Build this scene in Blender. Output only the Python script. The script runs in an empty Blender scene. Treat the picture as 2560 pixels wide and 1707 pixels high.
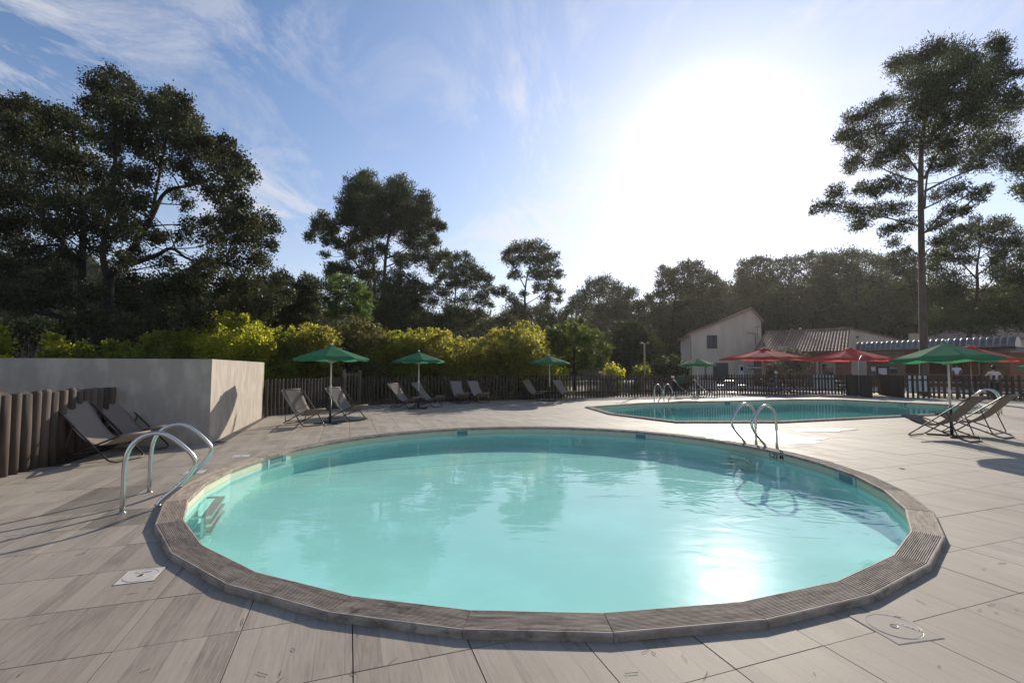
import bpy, bmesh, math, random
import numpy as np
from mathutils import Vector, Matrix
R = math.radians
random.seed(7)
rng = np.random.default_rng(11)
sc = bpy.context.scene
col = sc.collection

# ------------------------------------------------------------------ camera
F, CX, CY, H = 1170.0, 1280.0, 853.5, 1.5      # focal length and centre in photo pixels, eye height in metres
PITCH = math.atan((921 - 853.5) / F)
cam_d = bpy.data.cameras.new('camera')
cam = bpy.data.objects.new('camera', cam_d); col.objects.link(cam)
cam_d.sensor_width = 36; cam_d.lens = F / 2560 * 36
cam_d.clip_start = .05; cam_d.clip_end = 3000
cam.location = (0, 0, H); cam.rotation_euler = (R(90) + PITCH, 0, 0)
sc.camera = cam

# ------------------------------------------------------------------ light
SUN_AZ, SUN_EL = R(24.0), R(22.5)
SUN = Vector((math.sin(SUN_AZ) * math.cos(SUN_EL), math.cos(SUN_AZ) * math.cos(SUN_EL), math.sin(SUN_EL)))
sc.view_settings.view_transform = 'Standard'; sc.view_settings.look = 'None'
sc.view_settings.exposure = 0.38; sc.view_settings.gamma = 1; sc.view_settings.use_curve_mapping = False
sl = bpy.data.lights.new('sun', 'SUN'); sl.energy = 4.4; sl.angle = R(.5); sl.color = (1, .91, .78)
so = bpy.data.objects.new('sun', sl); col.objects.link(so)
so.rotation_euler = SUN.to_track_quat('Z', 'Y').to_euler(); so.location = (20, 40, 30)

def N(nt, t, **kw):
    n = nt.nodes.new(t)
    for k, v in kw.items():
        if k == 'i':
            for a, b in v.items(): n.inputs[a].default_value = b
        else: setattr(n, k, v)
    return n
def math_n(nt, op, a, b=None, clamp=False):
    n = N(nt, 'ShaderNodeMath', operation=op, use_clamp=clamp)
    for i, v in enumerate((a, b)):
        if v is None: continue
        if isinstance(v, (int, float)): n.inputs[i].default_value = v
        else: nt.links.new(v, n.inputs[i])
    return n.outputs[0]
def ramp(nt, fac, stops):
    n = N(nt, 'ShaderNodeValToRGB')
    e = n.color_ramp.elements
    while len(e) < len(stops): e.new(.5)
    for q, (p, c) in zip(e, stops):
        q.position = p; q.color = (c if len(c) == 4 else (*c, 1)) if not isinstance(c, (int, float)) else (c, c, c, 1)
    nt.links.new(fac, n.inputs[0]); return n.outputs[0]
def mixc(nt, fac, a, b, mode='MIX'):
    n = N(nt, 'ShaderNodeMix', data_type='RGBA', blend_type=mode)
    for i, v in ((0, fac), (6, a), (7, b)):
        if isinstance(v, (int, float)): n.inputs[i].default_value = v
        elif isinstance(v, tuple): n.inputs[i].default_value = (*v, 1) if len(v) == 3 else v
        else: nt.links.new(v, n.inputs[i])
    return n.outputs[2]

W_ = bpy.data.worlds.new('World'); sc.world = W_; W_.use_nodes = True
nt = W_.node_tree; nt.nodes.clear()
sky = N(nt, 'ShaderNodeTexSky', sky_type='NISHITA', sun_disc=False, sun_elevation=SUN_EL, sun_rotation=SUN_AZ,
        altitude=150, air_density=1.0, dust_density=.15, ozone_density=2.2)
tc = N(nt, 'ShaderNodeTexCoord')
dirv = tc.outputs['Generated']
sep = N(nt, 'ShaderNodeSeparateXYZ'); nt.links.new(dirv, sep.inputs[0])
# thin cirrus: noise on a flat layer high above
zz = math_n(nt, 'ADD', math_n(nt, 'MAXIMUM', sep.outputs[2], 0.0), .12)
cu = math_n(nt, 'DIVIDE', sep.outputs[0], zz); cv = math_n(nt, 'DIVIDE', sep.outputs[1], zz)
comb = N(nt, 'ShaderNodeCombineXYZ'); nt.links.new(cu, comb.inputs[0]); nt.links.new(cv, comb.inputs[1])
mp = N(nt, 'ShaderNodeMapping'); mp.inputs['Rotation'].default_value = (0, 0, R(-38)); mp.inputs['Scale'].default_value = (1.0, .58, 1)
mp.inputs['Location'].default_value = (3.1, 1.7, 0)
nt.links.new(comb.outputs[0], mp.inputs[0])
n1 = N(nt, 'ShaderNodeTexNoise', i={'Scale': 2.0, 'Detail': 11, 'Roughness': .70, 'Distortion': 1.0}); nt.links.new(mp.outputs[0], n1.inputs['Vector'])
n2 = N(nt, 'ShaderNodeTexNoise', i={'Scale': .55, 'Detail': 3, 'Roughness': .5}); nt.links.new(comb.outputs[0], n2.inputs['Vector'])
cl = math_n(nt, 'MULTIPLY', ramp(nt, n1.outputs[0], [(.475, 0), (.64, 1)]), ramp(nt, n2.outputs[0], [(.41, .10), (.58, 1)]))
cl = math_n(nt, 'MULTIPLY', cl, .85)
# forward scatter of the sun in the thin cloud: aureole about the sun direction
dp = N(nt, 'ShaderNodeVectorMath', operation='DOT_PRODUCT'); nt.links.new(dirv, dp.inputs[0]); dp.inputs[1].default_value = SUN
dpc = math_n(nt, 'MAXIMUM', dp.outputs['Value'], 0.0)
g1 = math_n(nt, 'MULTIPLY', math_n(nt, 'POWER', dpc, 4), 2.5)
g2 = math_n(nt, 'MULTIPLY', math_n(nt, 'POWER', dpc, 30), 1.6)
g3 = math_n(nt, 'MULTIPLY', math_n(nt, 'POWER', dpc, 400), 90.0)
glow = math_n(nt, 'ADD', math_n(nt, 'ADD', g1, g2), g3)
gc = N(nt, 'ShaderNodeCombineColor'); [nt.links.new(math_n(nt, 'MULTIPLY', glow, k), gc.inputs[i]) for i, k in enumerate((1, .97, .94))]
hs = N(nt, 'ShaderNodeHueSaturation', i={'Saturation': 1.28}); nt.links.new(sky.outputs[0], hs.inputs['Color'])
tint = mixc(nt, 1.0, hs.outputs[0], (1.24, 1.0, .99), 'MULTIPLY')
skyc = mixc(nt, 1.0, tint, gc.outputs[0], 'ADD')
cb = N(nt, 'ShaderNodeCombineColor')
cbv = math_n(nt, 'ADD', math_n(nt, 'MULTIPLY', glow, .35), 6.0)
[nt.links.new(math_n(nt, 'MULTIPLY', cbv, k), cb.inputs[i]) for i, k in enumerate((1.0, .98, 1.02))]
skyc = mixc(nt, cl, skyc, cb.outputs[0])
low = math_n(nt, 'MULTIPLY', math_n(nt, 'POWER', math_n(nt, 'SUBTRACT', 1.0, math_n(nt, 'MAXIMUM', sep.outputs[2], 0.0)), 3.6), .74)   # thin cloud seen edge-on near the horizon
skyc = mixc(nt, low, skyc, cb.outputs[0])
bg = N(nt, 'ShaderNodeBackground', i={'Strength': .105}); nt.links.new(skyc, bg.inputs[0])
wo = N(nt, 'ShaderNodeOutputWorld'); nt.links.new(bg.outputs[0], wo.inputs[0])

# ------------------------------------------------------------------ helpers
def W(x, y, Y):
    v = Vector((x - CX, F, CY - y)); c, s = math.cos(PITCH), math.sin(PITCH)
    d = Vector((v.x, v.y * c - v.z * s, v.y * s + v.z * c)); t = Y / d.y
    return Vector((d.x * t, Y, H + d.z * t))
def G(x, y, z=0.0):
    v = Vector((x - CX, F, CY - y)); c, s = math.cos(PITCH), math.sin(PITCH)
    d = Vector((v.x, v.y * c - v.z * s, v.y * s + v.z * c)); t = (z - H) / d.z
    return Vector((d.x * t, d.y * t, z))
def tag(o, label=None, cat=None, group=None, kind=None):
    for k, v in (('label', label), ('category', cat), ('group', group), ('kind', kind)):
        if v: o[k] = v
    return o
def empty(name, loc=(0, 0, 0), rz=0.0, label=None, cat=None, group=None, kind=None):
    o = bpy.data.objects.new(name, None); col.objects.link(o); o.empty_display_size = .2
    o.location = loc; o.rotation_euler = (0, 0, rz)
    return tag(o, label, cat, group, kind)
def copy_tree(o, parent=None):
    c = o.copy(); col.objects.link(c); c.parent = parent
    for ch in [q for q in bpy.data.objects if q.parent == o]: copy_tree(ch, c)
    return c
KIDS = {}
class MB:
    def __init__(s): s.v = []; s.f = []
    def add(s, vs, fs):
        b = len(s.v); s.v += [tuple(p) for p in vs]; s.f += [tuple(i + b for i in f) for f in fs]; return s
    def box(s, c, d, M=None, taper=1.0):
        x, y, z = (q / 2 for q in d); c = Vector(c)
        P = [Vector((sx * x * (taper if sz > 0 else 1), sy * y * (taper if sz > 0 else 1), sz * z)) for sz in (-1, 1) for sx, sy in ((-1, -1), (1, -1), (1, 1), (-1, 1))]
        if M is not None: P = [M @ p for p in P]
        return s.add([c + p for p in P], [(3, 2, 1, 0), (4, 5, 6, 7), (0, 1, 5, 4), (1, 2, 6, 5), (2, 3, 7, 6), (3, 0, 4, 7)])
    def bar(s, a, b, w, h, up=(0, 0, 1)):
        a, b = Vector(a), Vector(b); d = (b - a); L = d.length; d.normalize()
        up = Vector(up); x = d.cross(up)
        if x.length < 1e-4: x = d.cross(Vector((1, 0, 0)))
        x.normalize(); u = x.cross(d)
        P = [q + x * sx * w / 2 + u * sy * h / 2 for q in (a, b) for sx, sy in ((-1, -1), (1, -1), (1, 1), (-1, 1))]
        return s.add(P, [(0, 1, 2, 3), (7, 6, 5, 4), (4, 5, 1, 0), (5, 6, 2, 1), (6, 7, 3, 2), (7, 4, 0, 3)])
    def tube(s, pts, r, n=8, closed=False, cap=True):
        pts = [Vector(p) for p in pts]; m = len(pts)
        rr = r if isinstance(r, (list, tuple)) else [r] * m
        b = len(s.v); prev = None
        for i, p in enumerate(pts):
            if closed: t = pts[(i + 1) % m] - pts[i - 1]
            else: t = pts[min(i + 1, m - 1)] - pts[max(i - 1, 0)]
            if t.length < 1e-9: t = Vector((0, 0, 1))
            t.normalize()
            if prev is None:
                a = Vector((0, 0, 1)) if abs(t.z) < .9 else Vector((1, 0, 0))
                x = t.cross(a).normalized()
            else:
                x = prev - t * prev.dot(t)
                x = x.normalized() if x.length > 1e-6 else t.orthogonal().normalized()
            prev = x; y = t.cross(x)
            for k in range(n):
                q = 2 * math.pi * k / n
                s.v.append(tuple(p + (x * math.cos(q) + y * math.sin(q)) * rr[i]))
        for i in range(m if closed else m - 1):
            for k in range(n):
                a0 = b + i * n + k; a1 = b + i * n + (k + 1) % n; c0 = b + ((i + 1) % m) * n + k; c1 = b + ((i + 1) % m) * n + (k + 1) % n
                s.f.append((a0, a1, c1, c0))
        if not closed and cap:
            s.f.append(tuple(b + k for k in range(n))[::-1]); s.f.append(tuple(b + (m - 1) * n + k for k in range(n)))
        return s
    def prism(s, poly, z0, z1):
        n = len(poly)
        P = [(p[0], p[1], z0) for p in poly] + [(p[0], p[1], z1) for p in poly]
        return s.add(P, [tuple(range(n))[::-1], tuple(range(n, 2 * n))] + [(i, (i + 1) % n, n + (i + 1) % n, n + i) for i in range(n)])
    def lathe(s, prof, n=16, c=(0, 0, 0)):
        b = len(s.v)
        for r, z in prof:
            for k in range(n):
                a = 2 * math.pi * k / n; s.v.append((c[0] + r * math.cos(a), c[1] + r * math.sin(a), c[2] + z))
        for i in range(len(prof) - 1):
            for k in range(n): s.f.append((b + i * n + k, b + i * n + (k + 1) % n, b + (i + 1) * n + (k + 1) % n, b + (i + 1) * n + k))
        s.f.append(tuple(b + k for k in range(n))[::-1]); s.f.append(tuple(b + (len(prof) - 1) * n + k for k in range(n)))
        return s
    def mesh(s, name, mat, smooth=False):
        me = bpy.data.meshes.new(name); me.from_pydata(s.v, [], s.f)
        if smooth: me.polygons.foreach_set('use_smooth', [True] * len(me.polygons))
        if mat: me.materials.append(mat)
        me.update(); return me
    def build(s, name, mat, parent=None, smooth=False, bevel=0):
        o = bpy.data.objects.new(name, s.mesh(name, mat, smooth)); col.objects.link(o); o.parent = parent
        if bevel:
            bm = bmesh.new(); bm.from_mesh(o.data)
            bmesh.ops.recalc_face_normals(bm, faces=bm.faces)
            bmesh.ops.bevel(bm, geom=[e for e in bm.edges if len(e.link_faces) == 2 and e.calc_face_angle(0) > .5], offset=bevel, segments=2, affect='EDGES', clamp_overlap=True)
            bm.to_mesh(o.data); bm.free()
        return o
def obj(name, me, parent=None, loc=None, rz=None):
    o = bpy.data.objects.new(name, me); col.objects.link(o); o.parent = parent
    if loc is not None: o.location = loc
    if rz is not None: o.rotation_euler = (0, 0, rz)
    return o
def smooth_path(pts, k=4, closed=False):
    pts = [Vector(p) for p in pts]; out = []; m = len(pts)
    for i in range(m if closed else m - 1):
        if closed: p0, p1, p2, p3 = pts[i - 1], pts[i], pts[(i + 1) % m], pts[(i + 2) % m]
        else: p0, p1, p2, p3 = pts[max(i - 1, 0)], pts[i], pts[i + 1], pts[min(i + 2, m - 1)]
        for j in range(k):
            t = j / k
            out.append(.5 * ((2 * p1) + (p2 - p0) * t + (2 * p0 - 5 * p1 + 4 * p2 - p3) * t * t + (3 * p1 - p0 - 3 * p2 + p3) * t ** 3))
    if not closed: out.append(pts[-1])
    return out
def round_corners(pts, r, k=4, closed=True):
    pts = [Vector(p) for p in pts]; out = []; m = len(pts)
    for i, p in enumerate(pts):
        if not closed and i in (0, m - 1): out.append(p); continue
        a, b = pts[i - 1], pts[(i + 1) % m]
        u = (a - p).normalized(); w = (b - p).normalized()
        q = min(r, (a - p).length * .45, (b - p).length * .45)
        s, e = p + u * q, p + w * q
        for j in range(k + 1):
            t = j / k; out.append((1 - t) ** 2 * s + 2 * t * (1 - t) * p + t * t * e)
    return out

# ------------------------------------------------------------------ materials
def mat(name, base=(.5, .5, .5), rough=.6, metal=0.0, spec=.5, noise=None, bump=None, trans=0.0):
    m = bpy.data.materials.new(name); m.use_nodes = True; nt = m.node_tree
    b = nt.nodes['Principled BSDF']
    b.inputs['Base Color'].default_value = (*base, 1); b.inputs['Roughness'].default_value = rough
    b.inputs['Metallic'].default_value = metal; b.inputs['Specular IOR Level'].default_value = spec
    geo = N(nt, 'ShaderNodeNewGeometry')
    if noise:                                   # (scale, amount, stretch)
        sc_, am, st = noise
        mpn = N(nt, 'ShaderNodeMapping'); mpn.inputs['Scale'].default_value = st
        nt.links.new(geo.outputs['Position'], mpn.inputs[0])
        nz = N(nt, 'ShaderNodeTexNoise', i={'Scale': sc_, 'Detail': 5, 'Roughness': .6}); nt.links.new(mpn.outputs[0], nz.inputs['Vector'])
        oi = N(nt, 'ShaderNodeObjectInfo')
        f = math_n(nt, 'ADD', nz.outputs[0], math_n(nt, 'MULTIPLY', math_n(nt, 'SUBTRACT', oi.outputs['Random'], .5), .35))
        lo = tuple(c * (1 - am) for c in base); hi = tuple(min(1, c * (1 + am)) for c in base)
        nt.links.new(ramp(nt, f, [(.28, lo), (.72, hi)]), b.inputs['Base Color'])
        if bump:
            bp = N(nt, 'ShaderNodeBump', i={'Strength': bump, 'Distance': .02}); nt.links.new(nz.outputs[0], bp.inputs['Height'])
            nt.links.new(bp.outputs[0], b.inputs['Normal'])
    if trans:
        tr = N(nt, 'ShaderNodeBsdfTranslucent'); mx = N(nt, 'ShaderNodeMixShader', i={0: trans})
        tr.inputs[0].default_value = (*base, 1)
        nt.links.new(b.outputs[0], mx.inputs[1]); nt.links.new(tr.outputs[0], mx.inputs[2])
        nt.links.new(mx.outputs[0], nt.nodes['Material Output'].inputs[0])
    return m
def leaf_mat(name, dark, light, tl, trans=.4, rough=.55, scale=.9):
    m = bpy.data.materials.new(name); m.use_nodes = True; nt = m.node_tree; nt.nodes.clear()
    geo = N(nt, 'ShaderNodeNewGeometry')
    nz = N(nt, 'ShaderNodeTexNoise', i={'Scale': scale, 'Detail': 3, 'Roughness': .7}); nt.links.new(geo.outputs['Position'], nz.inputs['Vector'])
    rp = math_n(nt, 'MULTIPLY', geo.outputs['Random Per Island'], .5)
    f = math_n(nt, 'SUBTRACT', math_n(nt, 'ADD', nz.outputs[0], rp), .25)
    c = ramp(nt, f, [(.25, dark), (.75, light)])
    t = ramp(nt, f, [(.25, tuple(x * .5 for x in tl)), (.75, tl)])
    b = N(nt, 'ShaderNodeBsdfPrincipled', i={'Roughness': rough, 'Specular IOR Level': .16}); nt.links.new(c, b.inputs['Base Color'])
    tr = N(nt, 'ShaderNodeBsdfTranslucent'); nt.links.new(t, tr.inputs[0])
    mx = N(nt, 'ShaderNodeMixShader', i={0: trans}); nt.links.new(b.outputs[0], mx.inputs[1]); nt.links.new(tr.outputs[0], mx.inputs[2])
    o = N(nt, 'ShaderNodeOutputMaterial'); nt.links.new(mx.outputs[0], o.inputs[0]); return m

TA = R(19.2)                                       # direction of the deck joints
TO = G(603, 1575.5); TS = .603
def tile_mat(name, wet=False):
    m = bpy.data.materials.new(name); m.use_nodes = True; nt = m.node_tree; b = nt.nodes['Principled BSDF']
    geo = N(nt, 'ShaderNodeNewGeometry')
    sub = N(nt, 'ShaderNodeVectorMath', operation='SUBTRACT'); nt.links.new(geo.outputs['Position'], sub.inputs[0]); sub.inputs[1].default_value = (TO.x, TO.y, 0)
    mp = N(nt, 'ShaderNodeMapping'); mp.inputs['Rotation'].default_value = (0, 0, -TA); mp.inputs['Scale'].default_value = (1 / TS,) * 3
    # mapping scales before rotating, uniform scale so the order is harmless
    nt.links.new(sub.outputs[0], mp.inputs[0])
    fl = N(nt, 'ShaderNodeVectorMath', operation='FLOOR')
    s0 = N(nt, 'ShaderNodeSeparateXYZ'); nt.links.new(mp.outputs[0], s0.inputs[0])
    c0 = N(nt, 'ShaderNodeCombineXYZ'); nt.links.new(s0.outputs[0], c0.inputs[0]); nt.links.new(s0.outputs[1], c0.inputs[1])
    nt.links.new(c0.outputs[0], fl.inputs[0])
    wn = N(nt, 'ShaderNodeTexWhiteNoise', noise_dimensions='3D'); nt.links.new(fl.outputs[0], wn.inputs['Vector'])
    # printed planks, about five to a tile, along the joint direction
    pu = math_n(nt, 'ADD', math_n(nt, 'MULTIPLY', s0.outputs[0], 4.0), math_n(nt, 'MULTIPLY', wn.outputs['Value'], 1.0))
    pf = math_n(nt, 'FLOOR', pu)
    c1 = N(nt, 'ShaderNodeCombineXYZ'); nt.links.new(pf, c1.inputs[0]); nt.links.new(wn.outputs['Value'], c1.inputs[1])
    wp = N(nt, 'ShaderNodeTexWhiteNoise', noise_dimensions='3D'); nt.links.new(c1.outputs[0], wp.inputs['Vector'])
    # grain
    off = N(nt, 'ShaderNodeVectorMath', operation='SCALE', i={'Scale': 40.0}); nt.links.new(wn.outputs['Color'], off.inputs[0])
    ad = N(nt, 'ShaderNodeVectorMath', operation='ADD'); nt.links.new(c0.outputs[0], ad.inputs[0]); nt.links.new(off.outputs[0], ad.inputs[1])
    mg = N(nt, 'ShaderNodeMapping'); mg.inputs['Scale'].default_value = (15, 1.15, 1); nt.links.new(ad.outputs[0], mg.inputs[0])
    ng = N(nt, 'ShaderNodeTexNoise', i={'Scale': 3.0, 'Detail': 9, 'Roughness': .74, 'Distortion': .5}); nt.links.new(mg.outputs[0], ng.inputs['Vector'])
    nb = N(nt, 'ShaderNodeTexNoise', i={'Scale': 1.7, 'Detail': 3, 'Roughness': .6}); nt.links.new(mg.outputs[0], nb.inputs['Vector'])
    f = math_n(nt, 'ADD', math_n(nt, 'MULTIPLY', ng.outputs[0], .55), math_n(nt, 'MULTIPLY', nb.outputs[0], .45))
    f = math_n(nt, 'ADD', f, math_n(nt, 'MULTIPLY', math_n(nt, 'SUBTRACT', wp.outputs['Value'], .5), .24))
    f = math_n(nt, 'ADD', f, math_n(nt, 'MULTIPLY', math_n(nt, 'SUBTRACT', wn.outputs['Value'], .5), .06))
    edge = ramp(nt, math_n(nt, 'FRACT', pu), [(.0, .72), (.03, 1.0), (.97, 1.0), (1.0, .72)])    # printed line between planks
    k = .74 if wet else 1.0
    c = ramp(nt, f, [(.22, (.185 * k, .150 * k, .116 * k)), (.42, (.315 * k, .268 * k, .218 * k)), (.60, (.385 * k, .334 * k, .272 * k)), (.80, (.46 * k, .40 * k, .332 * k))])
    warm = mixc(nt, math_n(nt, 'MULTIPLY', wp.outputs['Value'], .3), c, (.33 * k, .285 * k, .225 * k))
    dn = N(nt, 'ShaderNodeTexNoise', i={'Scale': .45, 'Detail': 5, 'Roughness': .6}); nt.links.new(geo.outputs['Position'], dn.inputs['Vector'])
    dirt = ramp(nt, dn.outputs[0], [(.28, (.74, .72, .69)), (.62, (1, 1, 1))])
    nt.links.new(mixc(nt, 1.0, mixc(nt, 1.0, warm, dirt, 'MULTIPLY'), edge, 'MULTIPLY'), b.inputs['Base Color'])
    nt.links.new(ramp(nt, f, [(.3, .40 if wet else .66), (.7, .48 if wet else .80)]), b.inputs['Roughness'])
    b.inputs['Specular IOR Level'].default_value = .38
    bp = N(nt, 'ShaderNodeBump', i={'Strength': .25, 'Distance': .004}); nt.links.new(ng.outputs[0], bp.inputs['Height']); nt.links.new(bp.outputs[0], b.inputs['Normal'])
    return m
M = {}
M['tile'] = tile_mat('wood_look_tile'); M['wet_tile'] = tile_mat('wet_wood_look_tile', True)
M['grout'] = mat('grout', (.06, .055, .05), .9)
M['earth'] = mat('earth', (.13, .10, .07), .95, noise=(1.5, .5, (1, 1, 1)))
M['gravel'] = mat('gravel', (.42, .38, .33), .9, noise=(9, .25, (1, 1, 1)))
M['concrete'] = mat('render_wall', (.46, .40, .335), .9, noise=(3.6, .24, (1, 1, .5)), bump=.35)
M['steel'] = mat('polished_steel', (.60, .585, .55), .24, 1.0)
M['steel_dull'] = mat('dull_steel', (.45, .47, .47), .35, 1.0)
M['log'] = mat('weathered_log', (.075, .054, .040), .85, noise=(7, .55, (1, 1, .12)), bump=.6)
M['picket'] = mat('weathered_picket', (.050, .037, .028), .85, noise=(9, .5, (1, 1, .15)), bump=.5)
M['gate_wood'] = mat('gate_wood', (.10, .075, .054), .85, noise=(9, .4, (1, 1, .15)), bump=.4)
M['frame_dark'] = mat('bronze_frame', (.055, .047, .042), .45, .3)
M['frame_grey'] = mat('grey_frame', (.26, .25, .24), .4, .5)
M['sling'] = mat('taupe_mesh_sling', (.27, .225, .19), .9, spec=.2, noise=(60, .12, (1, 1, 1)), trans=.18)
M['green'] = mat('green_canvas', (.055, .225, .12), .85, spec=.2, noise=(3, .1, (1, 1, 1)), trans=.54)
M['red'] = mat('red_canvas', (.46, .075, .075), .85, spec=.2, noise=(2, .1, (1, 1, 1)), trans=.55)
M['white_metal'] = mat('white_pole', (.66, .66, .60), .35)
M['black'] = mat('black_plastic', (.02, .02, .02), .5)
M['ball'] = mat('grey_ball', (.55, .56, .6), .3)
M['white'] = mat('white_board', (.72, .74, .76), .55)
M['paper'] = mat('paper', (.8, .8, .78), .7)
M['lid'] = mat('skimmer_lid', (.30, .265, .222), .75, spec=.25, noise=(25, .05, (1, 1, 1)))
M['lid_pale'] = mat('pale_lid', (.50, .465, .42), .75, spec=.2, noise=(25, .05, (1, 1, 1)))
M['lid_dark'] = mat('lid_recess', (.05, .045, .04), .7)
M['lid_raised'] = mat('lid_lettering', (.40, .36, .31), .5)
M['liner'] = mat('pool_liner', (.46, .81, .755), .95, spec=.0, noise=(.9, .10, (1, 1, 1)))
M['liner_top'] = mat('liner_beige_band', (.50, .50, .36), .6, noise=(6, .08, (1, 1, 1)))
M['seam'] = mat('liner_seam', (.36, .73, .68), .95, spec=.0)
M['skimmer'] = mat('skimmer_plate', (.40, .55, .52), .5)
M['skimmer_hole'] = mat('skimmer_mouth', (.09, .22, .21), .6)
M['mark'] = mat('black_lettering', (.012, .014, .014), .6)
M['wall_house'] = mat('aged_plaster', (.64, .52, .40), .9, noise=(1.2, .14, (1, 1, .3)), bump=.15)
M['shutter'] = mat('dark_shutter', (.045, .05, .055), .6, noise=(10, .2, (1, 1, .2)))
M['rtile'] = mat('clay_tile', (.27, .165, .12), .8, noise=(3.5, .45, (1, 1, 1)), bump=.2)
M['rtile_under'] = mat('shaded_channel_tile', (.11, .068, .05), .9)  # darker clay: shade of the channels between tile rows put into the colour
M['roof_rib'] = mat('sunlit_roof_rib', (.30, .30, .31), .4, .2)  # lighter than the roof: sun highlights along the ribs put into the colour
M['slate'] = mat('dark_metal_roof', (.17, .165, .16), .34, .3, noise=(5, .25, (1, 1, 1)))
M['cladding'] = None
M['timber'] = mat('brown_timber', (.17, .10, .062), .75, noise=(8, .3, (1, 1, 1)))
M['pale_timber'] = mat('pale_timber', (.33, .24, .16), .75, noise=(8, .25, (1, 1, 1)))
M['glass'] = mat('dark_glass', (.015, .02, .02), .06, spec=.8)
M['sign'] = mat('dark_green_sign', (.012, .045, .03), .5)
M['bark'] = mat('pine_bark', (.075, .055, .044), .95, noise=(6, .6, (1, 1, .3)), bump=1.0)
M['bark_dark'] = mat('dark_bark', (.022, .018, .015), .95, noise=(6, .5, (1, 1, .3)), bump=1.0)
M['bark_light'] = mat('grey_bark', (.16, .14, .12), .95, noise=(6, .4, (1, 1, .3)), bump=.8)
M['dry'] = mat('dry_stalk', (.22, .18, .13), .9)
M['needle'] = mat('fallen_needle', (.06, .03, .018), .95, spec=.05)
M['redleaf'] = mat('red_leaf', (.22, .045, .03), .7)
M['skin'] = mat('skin', (.32, .19, .13), .55)
M['hair'] = mat('dark_hair', (.012, .010, .010), .6)
M['shirt_white'] = mat('white_shirt', (.72, .72, .78), .8)
M['shirt_cream'] = mat('cream_shirt', (.66, .58, .50), .8)
M['trousers'] = mat('dark_trousers', (.03, .03, .035), .85)
def cladding_mat(name, base):
    m = bpy.data.materials.new(name); m.use_nodes = True; nt = m.node_tree; b = nt.nodes['Principled BSDF']
    geo = N(nt, 'ShaderNodeNewGeometry'); s = N(nt, 'ShaderNodeSeparateXYZ'); nt.links.new(geo.outputs['Position'], s.inputs[0])
    z = math_n(nt, 'MULTIPLY', s.outputs[2], 1 / .16); fr = math_n(nt, 'FRACT', z); fl = math_n(nt, 'FLOOR', z)
    wn = N(nt, 'ShaderNodeTexWhiteNoise', noise_dimensions='1D'); nt.links.new(fl, wn.inputs['W'])
    nz = N(nt, 'ShaderNodeTexNoise', i={'Scale': 2.0, 'Detail': 5}); nt.links.new(geo.outputs['Position'], nz.inputs['Vector'])
    f = math_n(nt, 'ADD', math_n(nt, 'MULTIPLY', wn.outputs['Value'], .4), math_n(nt, 'MULTIPLY', nz.outputs[0], .6))
    c = ramp(nt, f, [(.2, tuple(x * .65 for x in base)), (.8, tuple(x * 1.3 for x in base))])
    g = ramp(nt, fr, [(.0, .25), (.09, 1), (1, 1)])
    nt.links.new(mixc(nt, 1.0, c, g, 'MULTIPLY'), b.inputs['Base Color']); b.inputs['Roughness'].default_value = .75
    bp = N(nt, 'ShaderNodeBump', i={'Strength': .8, 'Distance': .02}); nt.links.new(g, bp.inputs['Height']); nt.links.new(bp.outputs[0], b.inputs['Normal'])
    return m
M['cladding'] = cladding_mat('red_brown_cladding', (.17, .075, .045))
M['cladding_orange'] = cladding_mat('orange_brown_cladding', (.26, .13, .06))
M['cladding_grey'] = cladding_mat('grey_brown_cladding', (.20, .13, .095))
def rib_mat():
    m = bpy.data.materials.new('ribbed_coping_timber'); m.use_nodes = True; nt = m.node_tree; b = nt.nodes['Principled BSDF']
    tcn = N(nt, 'ShaderNodeTexCoord'); oi = N(nt, 'ShaderNodeObjectInfo')
    rnd = N(nt, 'ShaderNodeCombineXYZ'); nt.links.new(math_n(nt, 'MULTIPLY', oi.outputs['Random'], 50), rnd.inputs[0])
    ad = N(nt, 'ShaderNodeVectorMath', operation='ADD'); nt.links.new(tcn.outputs['Object'], ad.inputs[0]); nt.links.new(rnd.outputs[0], ad.inputs[1])
    mg = N(nt, 'ShaderNodeMapping'); mg.inputs['Scale'].default_value = (2.2, 16, 4); nt.links.new(ad.outputs[0], mg.inputs[0])
    ng = N(nt, 'ShaderNodeTexNoise', i={'Scale': 2.2, 'Detail': 7, 'Roughness': .7}); nt.links.new(mg.outputs[0], ng.inputs['Vector'])
    nb = N(nt, 'ShaderNodeTexNoise', i={'Scale': 7, 'Detail': 4, 'Roughness': .6}); nt.links.new(ad.outputs[0], nb.inputs['Vector'])
    c = ramp(nt, ng.outputs[0], [(.3, (.085, .066, .051)), (.50, (.27, .218, .172)), (.74, (.48, .405, .325))])
    spot = ramp(nt, nb.outputs[0], [(.30, .45), (.42, 1)])
    c = mixc(nt, 1.0, c, spot, 'MULTIPLY')
    c = mixc(nt, math_n(nt, 'MULTIPLY', oi.outputs['Random'], .35), c, (.28, .22, .17))
    nt.links.new(c, b.inputs['Base Color']); b.inputs['Roughness'].default_value = .8
    bp = N(nt, 'ShaderNodeBump', i={'Strength': .5, 'Distance': .005}); nt.links.new(ng.outputs[0], bp.inputs['Height']); nt.links.new(bp.outputs[0], b.inputs['Normal'])
    return m
M['coping'] = rib_mat()
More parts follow.
